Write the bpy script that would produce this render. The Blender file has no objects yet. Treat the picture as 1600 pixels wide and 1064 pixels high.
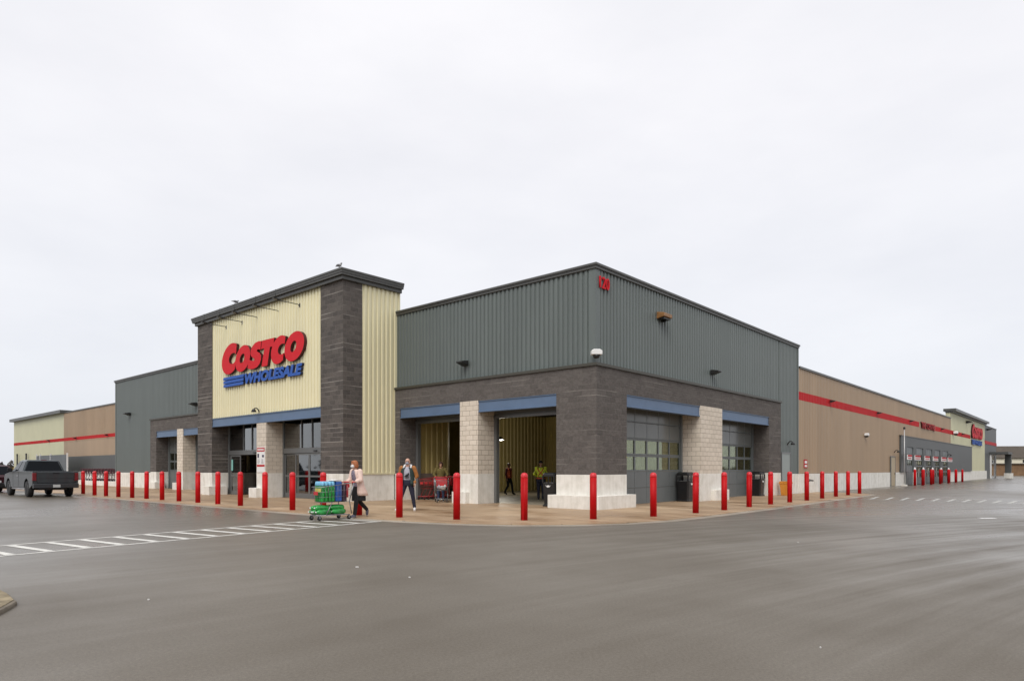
import bpy, bmesh, math, random
from mathutils import Vector, Matrix, noise
R = math.radians
random.seed(7)
sc = bpy.context.scene
COL = sc.collection

# ---------------------------------------------------------------- camera
F_PX = 1045.0; HZ = 733.0; EYE = 1.42
cam = bpy.data.cameras.new("camera"); camo = bpy.data.objects.new("camera", cam); COL.objects.link(camo)
camo.location = (0, 0, EYE); camo.rotation_euler = (R(90), 0, 0)
cam.sensor_fit = 'HORIZONTAL'; cam.sensor_width = 36; cam.lens = 36 * F_PX / 1600
cam.shift_y = (HZ - 532) / 1600
cam.clip_start = 0.1; cam.clip_end = 3000
sc.camera = camo
sc.render.resolution_x = 1024; sc.render.resolution_y = 680

# ---------------------------------------------------------------- sky, sun, exposure
SUN_EL, SUN_AZ = R(48), R(195)      # azimuth from +Y clockwise: behind the camera
world = bpy.data.worlds.new("World"); sc.world = world; world.use_nodes = True
nt = world.node_tree; nt.nodes.clear()
def wn(t, **k):
    n = nt.nodes.new(t)
    for a, b in k.items(): setattr(n, a, b)
    return n
out = wn('ShaderNodeOutputWorld'); bg = wn('ShaderNodeBackground')
sky = wn('ShaderNodeTexSky', sky_type='NISHITA', sun_disc=False, sun_elevation=SUN_EL, sun_rotation=SUN_AZ)
bgc = wn('ShaderNodeBackground'); mix = wn('ShaderNodeMixShader')
bg.inputs['Strength'].default_value = 0.08
tc = wn('ShaderNodeTexCoord'); mp = wn('ShaderNodeMapping'); mp.inputs['Scale'].default_value = (1.2, 1.2, 3.2)
nz = wn('ShaderNodeTexNoise'); nz.inputs['Scale'].default_value = 1.6; nz.inputs['Detail'].default_value = 5; nz.inputs['Roughness'].default_value = .55
rmp = wn('ShaderNodeValToRGB')
rmp.color_ramp.elements[0].position = .32; rmp.color_ramp.elements[0].color = (.735, .735, .77, 1)
rmp.color_ramp.elements[1].position = .66; rmp.color_ramp.elements[1].color = (.83, .822, .845, 1)
L = nt.links.new
L(tc.outputs['Generated'], mp.inputs['Vector']); L(mp.outputs[0], nz.inputs['Vector']); L(nz.outputs['Fac'], rmp.inputs[0])
sx_ = wn('ShaderNodeSeparateXYZ'); L(tc.outputs['Generated'], sx_.inputs[0]); mr_ = wn('ShaderNodeMapRange'); mr_.inputs['From Min'].default_value = 0; mr_.inputs['From Max'].default_value = .45; L(sx_.outputs['Z'], mr_.inputs[0])
hz_ = wn('ShaderNodeMixRGB'); hz_.blend_type = 'MULTIPLY'; hz_.inputs[0].default_value = 1; gr_ = wn('ShaderNodeValToRGB'); gr_.color_ramp.elements[0].color = (.86, .89, .915, 1); gr_.color_ramp.elements[1].color = (1, 1, 1, 1); L(mr_.outputs[0], gr_.inputs[0])
L(rmp.outputs[0], hz_.inputs[1]); L(gr_.outputs[0], hz_.inputs[2]); L(hz_.outputs[0], bgc.inputs['Color']); bgc.inputs['Strength'].default_value = 1.0
L(sky.outputs[0], bg.inputs['Color']); mix.inputs[0].default_value = .93
L(bg.outputs[0], mix.inputs[1]); L(bgc.outputs[0], mix.inputs[2]); L(mix.outputs[0], out.inputs['Surface'])
sl = bpy.data.lights.new("sun", 'SUN'); so = bpy.data.objects.new("sun", sl); COL.objects.link(so)
sl.energy = 1.5; sl.angle = R(35); sl.color = (1, .96, .9)
sd = Vector((math.sin(SUN_AZ) * math.cos(SUN_EL), math.cos(SUN_AZ) * math.cos(SUN_EL), math.sin(SUN_EL)))
so.rotation_euler = sd.to_track_quat('Z', 'Y').to_euler()
sc.view_settings.view_transform = 'Standard'; sc.view_settings.look = 'None'
sc.view_settings.exposure = 0.32; sc.view_settings.gamma = 1.0
sc.cycles.max_bounces = 8; sc.cycles.transparent_max_bounces = 12
sc.cycles.caustics_reflective = False; sc.cycles.caustics_refractive = False

# ---------------------------------------------------------------- site frame: origin at the brick corner, x along the right front, y along the left front
ANG = math.atan(925 / 1045.0)
CX, CY = 2.92, 23.15
ROT = math.pi / 2 - ANG
SITE = Matrix.Translation((CX, CY, 0)) @ Matrix.Rotation(ROT, 4, 'Z')
SINV = SITE.inverted()
def W(u, v, z=0): return SITE @ Vector((u, v, z))
def g(px, py):                                  # a ground point of the site from the survey photo
    d = EYE * F_PX / (py - HZ); return Vector(((px - 800) / F_PX * d, d, 0))
def guv(px, py): q = SINV @ g(px, py); return q.x, q.y

# ---------------------------------------------------------------- materials
MATS = {}
def mat(name, col, rough=.6, metal=0, var=0, vscale=3, bump=0, bscale=40, coord='UV', spec=.5, stretch=None, col2=None, emit=None, coat=0, panel=0, rnd=0):
    if name in MATS: return MATS[name]
    m = bpy.data.materials.new(name); m.use_nodes = True; t = m.node_tree; b = t.nodes['Principled BSDF']
    b.inputs['Base Color'].default_value = (*col, 1); b.inputs['Roughness'].default_value = rough; b.inputs['Metallic'].default_value = metal
    b.inputs['Specular IOR Level'].default_value = spec; b.inputs['Coat Weight'].default_value = coat
    if emit: b.inputs['Emission Color'].default_value = (*emit[0], 1); b.inputs['Emission Strength'].default_value = emit[1]
    if var or bump:
        c = t.nodes.new('ShaderNodeTexCoord'); mpn = t.nodes.new('ShaderNodeMapping')
        t.links.new(c.outputs[coord], mpn.inputs['Vector'])
        if stretch: mpn.inputs['Scale'].default_value = stretch
    if var:
        n = t.nodes.new('ShaderNodeTexNoise'); n.inputs['Scale'].default_value = vscale; n.inputs['Detail'].default_value = 6; n.inputs['Roughness'].default_value = .62
        r = t.nodes.new('ShaderNodeValToRGB'); r.color_ramp.elements[0].position = .3; r.color_ramp.elements[1].position = .72
        lo = col2 if col2 else tuple(x * (1 - var) for x in col); hi = tuple(min(1, x * (1 + var * (.25 if col2 else .6))) for x in col)
        r.color_ramp.elements[0].color = (*lo, 1); r.color_ramp.elements[1].color = (*hi, 1)
        t.links.new(mpn.outputs[0], n.inputs['Vector']); t.links.new(n.outputs['Fac'], r.inputs[0]); t.links.new(r.outputs[0], b.inputs['Base Color'])
    src = b.inputs['Base Color'].links[0].from_socket if b.inputs['Base Color'].links else None
    if (panel or rnd) and src:     # each siding sheet, or each copy, a little lighter or darker than the next
        if panel:
            sp = t.nodes.new('ShaderNodeSeparateXYZ'); t.links.new(c.outputs['UV'], sp.inputs[0]); dv = t.nodes.new('ShaderNodeMath'); dv.operation = 'DIVIDE'; dv.inputs[1].default_value = panel; t.links.new(sp.outputs[0], dv.inputs[0])
            fl = t.nodes.new('ShaderNodeMath'); fl.operation = 'FLOOR'; t.links.new(dv.outputs[0], fl.inputs[0]); wnz = t.nodes.new('ShaderNodeTexWhiteNoise'); wnz.noise_dimensions = '1D'; t.links.new(fl.outputs[0], wnz.inputs['W']); rv = wnz.outputs['Value']; amt = .05
        else: oi = t.nodes.new('ShaderNodeObjectInfo'); rv = oi.outputs['Random']; amt = rnd
        mr = t.nodes.new('ShaderNodeMapRange'); mr.inputs['To Min'].default_value = 1 - amt; mr.inputs['To Max'].default_value = 1 + amt; t.links.new(rv, mr.inputs[0])
        mx = t.nodes.new('ShaderNodeMixRGB'); mx.blend_type = 'MULTIPLY'; mx.inputs[0].default_value = 1; t.links.new(src, mx.inputs[1]); t.links.new(mr.outputs[0], mx.inputs[2]); t.links.new(mx.outputs[0], b.inputs['Base Color'])
    if bump:
        n = t.nodes.new('ShaderNodeTexNoise'); n.inputs['Scale'].default_value = bscale; n.inputs['Detail'].default_value = 4
        bp = t.nodes.new('ShaderNodeBump'); bp.inputs['Strength'].default_value = bump; bp.inputs['Distance'].default_value = .02
        t.links.new(mpn.outputs[0], n.inputs['Vector']); t.links.new(n.outputs['Fac'], bp.inputs['Height']); t.links.new(bp.outputs[0], b.inputs['Normal'])
    MATS[name] = m; return m

def block_mat(name, c1, c2, mortar, bw, bh, msize, streak, bump, offset=.5, rough=.9, lines=0):
    m = bpy.data.materials.new(name); m.use_nodes = True; t = m.node_tree; b = t.nodes['Principled BSDF']; N = t.nodes.new; K = t.links.new
    b.inputs['Roughness'].default_value = rough; b.inputs['Specular IOR Level'].default_value = .25
    tcn = N('ShaderNodeTexCoord'); br = N('ShaderNodeTexBrick'); br.offset = offset
    br.inputs['Scale'].default_value = 1; br.inputs['Brick Width'].default_value = bw; br.inputs['Row Height'].default_value = bh
    br.inputs['Mortar Size'].default_value = msize; br.inputs['Mortar Smooth'].default_value = .3
    br.inputs['Color1'].default_value = (*c1, 1); br.inputs['Color2'].default_value = (*c2, 1); br.inputs['Mortar'].default_value = (*mortar, 1)
    K(tcn.outputs['UV'], br.inputs['Vector'])
    n = N('ShaderNodeTexNoise'); n.inputs['Scale'].default_value = 2.6; n.inputs['Detail'].default_value = 9; n.inputs['Roughness'].default_value = .85
    mpn = N('ShaderNodeMapping'); mpn.inputs['Scale'].default_value = (2.8, 3.6, 1); K(tcn.outputs['UV'], mpn.inputs[0]); K(mpn.outputs[0], n.inputs['Vector'])
    mr = N('ShaderNodeMapRange'); mr.inputs['From Min'].default_value = .3; mr.inputs['From Max'].default_value = .7; mr.inputs['To Min'].default_value = 1 - streak; mr.inputs['To Max'].default_value = 1 + streak
    K(n.outputs['Fac'], mr.inputs[0])
    mx = N('ShaderNodeMixRGB'); mx.blend_type = 'MULTIPLY'; mx.inputs[0].default_value = 1; K(br.outputs['Color'], mx.inputs[1]); K(mr.outputs[0], mx.inputs[2])
    last = mx.outputs[0]
    if lines:      # pale efflorescence that breaks up along some of the bed joints
        sep = N('ShaderNodeSeparateXYZ'); K(tcn.outputs['UV'], sep.inputs[0])
        dv = N('ShaderNodeMath'); dv.operation = 'DIVIDE'; dv.inputs[1].default_value = bh; K(sep.outputs['Y'], dv.inputs[0])
        fl = N('ShaderNodeMath'); fl.operation = 'ROUND'; K(dv.outputs[0], fl.inputs[0])
        df = N('ShaderNodeMath'); df.operation = 'SUBTRACT'; K(dv.outputs[0], df.inputs[0]); K(fl.outputs[0], df.inputs[1])
        ab = N('ShaderNodeMath'); ab.operation = 'ABSOLUTE'; K(df.outputs[0], ab.inputs[0])
        lt = N('ShaderNodeMath'); lt.operation = 'LESS_THAN'; lt.inputs[1].default_value = .085; K(ab.outputs[0], lt.inputs[0])
        cb = N('ShaderNodeCombineXYZ'); sx = N('ShaderNodeMath'); sx.operation = 'MULTIPLY'; sx.inputs[1].default_value = .35; K(sep.outputs['X'], sx.inputs[0]); K(sx.outputs[0], cb.inputs[0]); 
        fy = N('ShaderNodeMath'); fy.operation = 'MULTIPLY'; fy.inputs[1].default_value = 3.17; K(fl.outputs[0], fy.inputs[0]); K(fy.outputs[0], cb.inputs[1])
        n3 = N('ShaderNodeTexNoise'); n3.inputs['Scale'].default_value = 1.0; n3.inputs['Detail'].default_value = 3; K(cb.outputs[0], n3.inputs['Vector'])
        m3 = N('ShaderNodeMapRange'); m3.inputs['From Min'].default_value = .5; m3.inputs['From Max'].default_value = .68; m3.inputs['To Max'].default_value = lines; K(n3.outputs['Fac'], m3.inputs[0])
        ml = N('ShaderNodeMath'); ml.operation = 'MULTIPLY'; K(lt.outputs[0], ml.inputs[0]); K(m3.outputs[0], ml.inputs[1])
        mx2 = N('ShaderNodeMixRGB'); mx2.inputs[2].default_value = (.46, .43, .39, 1); K(ml.outputs[0], mx2.inputs[0]); K(last, mx2.inputs[1]); last = mx2.outputs[0]
    K(last, b.inputs['Base Color'])
    n2 = N('ShaderNodeTexNoise'); n2.inputs['Scale'].default_value = 22; n2.inputs['Detail'].default_value = 5; K(tcn.outputs['UV'], n2.inputs['Vector'])
    ad = N('ShaderNodeMath'); ad.operation = 'MULTIPLY_ADD'; ad.inputs[1].default_value = -.6; K(br.outputs['Fac'], ad.inputs[0]); K(n2.outputs['Fac'], ad.inputs[2])
    bp = N('ShaderNodeBump'); bp.inputs['Strength'].default_value = bump; bp.inputs['Distance'].default_value = .03; K(ad.outputs[0], bp.inputs['Height']); K(bp.outputs[0], b.inputs['Normal'])
    MATS[name] = m; return m

def concrete_mat(name, col, dark, streakamt=.45, rough=.85):
    m = bpy.data.materials.new(name); m.use_nodes = True; t = m.node_tree; b = t.nodes['Principled BSDF']; N = t.nodes.new; K = t.links.new
    b.inputs['Roughness'].default_value = rough; b.inputs['Specular IOR Level'].default_value = .3
    c = N('ShaderNodeTexCoord'); mp1 = N('ShaderNodeMapping'); mp1.inputs['Scale'].default_value = (2.6, .35, 1); K(c.outputs['UV'], mp1.inputs[0])
    n1 = N('ShaderNodeTexNoise'); n1.inputs['Scale'].default_value = 1.4; n1.inputs['Detail'].default_value = 7; n1.inputs['Roughness'].default_value = .65; K(mp1.outputs[0], n1.inputs['Vector'])
    n2 = N('ShaderNodeTexNoise'); n2.inputs['Scale'].default_value = 3; n2.inputs['Detail'].default_value = 8; K(c.outputs['UV'], n2.inputs['Vector'])
    a = N('ShaderNodeMath'); a.operation = 'MULTIPLY_ADD'; a.inputs[1].default_value = .6; K(n1.outputs['Fac'], a.inputs[0])
    a2 = N('ShaderNodeMath'); a2.operation = 'MULTIPLY'; a2.inputs[1].default_value = .4; K(n2.outputs['Fac'], a2.inputs[0]); K(a2.outputs[0], a.inputs[2])
    r = N('ShaderNodeValToRGB'); r.color_ramp.elements[0].position = .5 - .22 * streakamt / .45; r.color_ramp.elements[1].position = .56
    r.color_ramp.elements[0].color = (*dark, 1); r.color_ramp.elements[1].color = (*col, 1)
    K(a.outputs[0], r.inputs[0]); K(r.outputs[0], b.inputs['Base Color'])
    n3 = N('ShaderNodeTexNoise'); n3.inputs['Scale'].default_value = 30; n3.inputs['Detail'].default_value = 4; K(c.outputs['UV'], n3.inputs['Vector'])
    bp = N('ShaderNodeBump'); bp.inputs['Strength'].default_value = .25; bp.inputs['Distance'].default_value = .01; K(n3.outputs['Fac'], bp.inputs['Height']); K(bp.outputs[0], b.inputs['Normal'])
    MATS[name] = m; return m

brick = block_mat('dark_block', (.134, .121, .113), (.104, .094, .088), (.150, .137, .127), .4, .2, .009, .42, .8, lines=.4)
cmu = block_mat('light_block', (.72, .645, .55), (.64, .57, .48), (.22, .17, .11), .4, .2, .007, .12, .4)
cmu_warm = block_mat('tan_block', (.68, .61, .52), (.60, .53, .445), (.30, .25, .19), .4, .2, .007, .14, .4)
conc = concrete_mat('base_concrete', (.81, .79, .74), (.56, .54, .47))
siding = mat('grey_siding', (.130, .152, .146), .42, panel=.88, var=.12, vscale=.6, stretch=(6, .5, 1))
siding_dark = mat('charcoal_siding', (.080, .084, .083), .5, var=.1, vscale=.6)
yellow = mat('cream_siding', (.79, .735, .495), .45, panel=1.0, var=.08, vscale=.8, stretch=(5, .5, 1))
yellow2 = mat('pale_cream_siding', (.56, .545, .36), .5, var=.06, vscale=.5)
brown = mat('brown_siding', (.365, .258, .165), .5, panel=1.2, var=.07, vscale=.4, stretch=(3, .4, 1))
stripe = mat('red_stripe', (.46, .012, .015), .6, spec=.25, var=.1, vscale=1)
trim = mat('dark_trim', (.075, .075, .07), .4, var=.15, vscale=2)
trim2 = mat('bronze_trim', (.055, .052, .04), .45)
steel = mat('blue_steel', (.105, .165, .27), .45, var=.12, vscale=1.5)
frame_m = mat('grey_frame', (.16, .165, .165), .35, metal=.3)
panel_m = mat('door_panel', (.135, .15, .152), .38, var=.08, vscale=1.2)
panel_hi = mat('door_panel_upper', (.155, .165, .16), .2, var=.08, vscale=1)
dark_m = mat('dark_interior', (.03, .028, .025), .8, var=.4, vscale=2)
black_m = mat('black_plastic', (.012, .012, .013), .35, var=.3, vscale=3)
lampm = mat('lamp_black', (.02, .02, .02), .4)
roofm = mat('roof_membrane', (.3, .3, .3), .9, var=.2, vscale=1)
red_m = mat('bollard_red', (.50, .003, .006), .5, spec=.2, rnd=.14, var=.16, vscale=2.5, coord='Object', bump=.05, bscale=25)
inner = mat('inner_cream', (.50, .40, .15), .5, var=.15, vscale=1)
white_m = mat('white_enamel', (.78, .78, .77), .35)
chrome = mat('chrome_wire', (.30, .31, .32), .35, metal=.8)
signred = mat('sign_red', (.62, .012, .022), .6, spec=.25, var=.05, vscale=2, coord='Object')
signred_d = mat('sign_red_edge', (.06, .005, .008), .5)
signblue = mat('sign_blue', (.035, .11, .42), .6, spec=.25, var=.05, vscale=2, coord='Object')
signblue_d = mat('sign_blue_edge', (.008, .015, .06), .5)
paint_w = mat('road_paint', (.72, .71, .66), .6, var=.28, vscale=5, coord='Object', bump=.1, bscale=60)
rubber = mat('rubber', (.016, .016, .017), .75, bump=.1, bscale=60)

def glass_mat(name, tint, gloss=.03, gain=1.7):
    m = bpy.data.materials.new(name); m.use_nodes = True; t = m.node_tree; t.nodes.clear(); N = t.nodes.new; K = t.links.new
    o = N('ShaderNodeOutputMaterial'); tr = N('ShaderNodeBsdfTransparent'); tr.inputs[0].default_value = (*tint, 1)
    gl = N('ShaderNodeBsdfGlossy'); gl.inputs['Roughness'].default_value = gloss; gl.inputs['Color'].default_value = (.95, .97, .97, 1)
    fr = N('ShaderNodeFresnel'); fr.inputs['IOR'].default_value = 1.5; ml = N('ShaderNodeMath'); ml.operation = 'MULTIPLY'; ml.inputs[1].default_value = gain; ml.use_clamp = True; K(fr.outputs[0], ml.inputs[0])
    mx = N('ShaderNodeMixShader'); K(ml.outputs[0], mx.inputs[0]); K(tr.outputs[0], mx.inputs[1]); K(gl.outputs[0], mx.inputs[2]); K(mx.outputs[0], o.inputs[0])
    MATS[name] = m; return m
glass = glass_mat('door_glass', (.42, .44, .34), gain=3.0); carglass = glass_mat('car_glass', (.10, .11, .12)); clearglass = glass_mat('bay_glass', (.80, .82, .66), gain=.65)

def asphalt_mat():
    m = bpy.data.materials.new('wet_asphalt'); m.use_nodes = True; t = m.node_tree; b = t.nodes['Principled BSDF']; N = t.nodes.new; K = t.links.new
    c = N('ShaderNodeTexCoord')
    def nz_(scale, detail, st=(1, 1, 1), rot=0, rough=.55):
        mpn = N('ShaderNodeMapping'); mpn.inputs['Scale'].default_value = st; mpn.inputs['Rotation'].default_value = (0, 0, rot); K(c.outputs['Object'], mpn.inputs[0])
        n = N('ShaderNodeTexNoise'); n.inputs['Scale'].default_value = scale; n.inputs['Detail'].default_value = detail; n.inputs['Roughness'].default_value = rough; K(mpn.outputs[0], n.inputs['Vector']); return n.outputs['Fac']
    def mr(x, a, bb, lo, hi):
        q = N('ShaderNodeMapRange'); q.inputs['From Min'].default_value = a; q.inputs['From Max'].default_value = bb; q.inputs['To Min'].default_value = lo; q.inputs['To Max'].default_value = hi; K(x, q.inputs[0]); return q.outputs[0]
    def mth(op, x, y):
        q = N('ShaderNodeMath'); q.operation = op
        for i, s in enumerate((x, y)):
            if isinstance(s, (int, float)): q.inputs[i].default_value = s
            else: K(s, q.inputs[i])
        return q.outputs[0]
    # curved tyre tracks: streaks in polar coordinates round the corner of the building
    big = nz_(.09, 4); mid = nz_(.35, 7, (1, .9, 1), .5); fine = nz_(38, 6, rough=.75); grit = nz_(160, 3)
    cen = N('ShaderNodeVectorMath'); cen.operation = 'SUBTRACT'; cen.inputs[1].default_value = (5, 36, 0); K(c.outputs['Object'], cen.inputs[0])
    ln = N('ShaderNodeVectorMath'); ln.operation = 'LENGTH'; K(cen.outputs[0], ln.inputs[0])
    sp = N('ShaderNodeSeparateXYZ'); K(cen.outputs[0], sp.inputs[0]); at = mth('ARCTAN2', sp.outputs[0], sp.outputs[1])
    cb = N('ShaderNodeCombineXYZ'); K(mth('MULTIPLY', ln.outputs['Value'], 1.0), cb.inputs[0]); K(mth('MULTIPLY', at, 2.4), cb.inputs[1])
    tr = N('ShaderNodeTexNoise'); tr.inputs['Scale'].default_value = 1.0; tr.inputs['Detail'].default_value = 5; tr.inputs['Roughness'].default_value = .6; K(cb.outputs[0], tr.inputs['Vector'])
    so_ = N('ShaderNodeSeparateXYZ'); K(c.outputs['Object'], so_.inputs[0])
    side = mr(mth('ABSOLUTE', mth('ADD', so_.outputs[0], -.8), 0), 1.5, 9.0, -.10, .17)      # the lot drains away from the entrance, both sides stay wetter
    du = N('ShaderNodeVectorMath'); du.operation = 'DOT_PRODUCT'; du.inputs[1].default_value = (.6628, .7488, 0); K(c.outputs['Object'], du.inputs[0])
    dw = N('ShaderNodeVectorMath'); dw.operation = 'DOT_PRODUCT'; dw.inputs[1].default_value = (-.7488, .6628, 0); K(c.outputs['Object'], dw.inputs[0])
    cl = N('ShaderNodeCombineXYZ'); K(mth('MULTIPLY', du.outputs['Value'], .09), cl.inputs[0]); K(mth('MULTIPLY', mth('ADD', dw.outputs['Value'], mth('MULTIPLY', mth('MULTIPLY', du.outputs['Value'], du.outputs['Value']), .011)), 1.7), cl.inputs[1])
    ln_ = N('ShaderNodeTexNoise'); ln_.inputs['Scale'].default_value = 1.0; ln_.inputs['Detail'].default_value = 5; ln_.inputs['Roughness'].default_value = .6; K(cl.outputs[0], ln_.inputs['Vector']); lane = mth('ADD', mth('MULTIPLY', mth('ADD', ln_.outputs['Fac'], -.5), mr(so_.outputs[0], -1.0, 6.0, .35, 1.25)), .5)                                                 # straight tyre lanes
    tone = mth('ADD', mth('ADD', mth('MULTIPLY', mid, .35), mth('MULTIPLY', big, .25)), mth('MULTIPLY', lane, .40))
    wet = mth('ADD', mth('ADD', mth('ADD', mth('MULTIPLY', big, .42), mth('MULTIPLY', mid, .22)), mth('MULTIPLY', lane, .36)), side)
    r = N('ShaderNodeValToRGB'); r.color_ramp.elements[0].position = .38; r.color_ramp.elements[1].position = .62
    r.color_ramp.elements[0].color = (.108, .091, .069, 1); r.color_ramp.elements[1].color = (.192, .173, .145, 1); K(tone, r.inputs[0])
    gm = mth('MULTIPLY', mr(fine, .3, .7, .72, 1.28), mr(grit, .3, .7, .72, 1.28))
    mx = N('ShaderNodeMixRGB'); mx.blend_type = 'MULTIPLY'; mx.inputs[0].default_value = 1; K(r.outputs[0], mx.inputs[1]); K(gm, mx.inputs[2]); K(mx.outputs[0], b.inputs['Base Color'])
    K(mr(wet, .40, .72, .70, .22), b.inputs['Roughness']); b.inputs['Specular IOR Level'].default_value = .42
    hb = mth('ADD', mth('MULTIPLY', fine, .5), mth('MULTIPLY', grit, .5))
    bp = N('ShaderNodeBump'); bp.inputs['Strength'].default_value = .45; bp.inputs['Distance'].default_value = .008; K(hb, bp.inputs['Height']); K(bp.outputs[0], b.inputs['Normal'])
    return m
asphalt = asphalt_mat()

def walk_mat(name='walk_concrete', a=(.27, .155, .075), bcol=(.52, .385, .25), joint=.35):
    m = bpy.data.materials.new(name); m.use_nodes = True; t = m.node_tree; b = t.nodes['Principled BSDF']; N = t.nodes.new; K = t.links.new
    c = N('ShaderNodeTexCoord')
    mpn = N('ShaderNodeMapping'); mpn.inputs['Scale'].default_value = (.55, .22, 1); K(c.outputs['Object'], mpn.inputs[0])
    n = N('ShaderNodeTexNoise'); n.inputs['Scale'].default_value = 1.1; n.inputs['Detail'].default_value = 8; n.inputs['Roughness'].default_value = .65; K(mpn.outputs[0], n.inputs['Vector'])
    r = N('ShaderNodeValToRGB'); r.color_ramp.elements[0].position = .33; r.color_ramp.elements[1].position = .66
    r.color_ramp.elements[0].color = (*a, 1); r.color_ramp.elements[1].color = (*bcol, 1); K(n.outputs['Fac'], r.inputs[0])
    br = N('ShaderNodeTexBrick'); br.offset = 0; br.inputs['Scale'].default_value = 1; br.inputs['Brick Width'].default_value = 1.9; br.inputs['Row Height'].default_value = 1.9; br.inputs['Mortar Size'].default_value = .012
    br.inputs['Color1'].default_value = (1, 1, 1, 1); br.inputs['Color2'].default_value = (.9, .9, .9, 1); br.inputs['Mortar'].default_value = (joint, joint, joint, 1); K(c.outputs['Object'], br.inputs['Vector'])
    mx = N('ShaderNodeMixRGB'); mx.blend_type = 'MULTIPLY'; mx.inputs[0].default_value = 1; K(r.outputs[0], mx.inputs[1]); K(br.outputs['Color'], mx.inputs[2]); K(mx.outputs[0], b.inputs['Base Color'])
    q = N('ShaderNodeMapRange'); q.inputs['From Min'].default_value = .35; q.inputs['From Max'].default_value = .65; q.inputs['To Min'].default_value = .3; q.inputs['To Max'].default_value = .75; K(n.outputs['Fac'], q.inputs[0]); K(q.outputs[0], b.inputs['Roughness'])
    n2 = N('ShaderNodeTexNoise'); n2.inputs['Scale'].default_value = 45; K(c.outputs['Object'], n2.inputs['Vector'])
    bp = N('ShaderNodeBump'); bp.inputs['Strength'].default_value = .15; bp.inputs['Distance'].default_value = .01; K(n2.outputs['Fac'], bp.inputs['Height']); K(bp.outputs[0], b.inputs['Normal'])
    return m
walkm = walk_mat(); gutter_m = walk_mat('gutter_concrete', (.26, .22, .17), (.42, .37, .30), .7)

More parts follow.
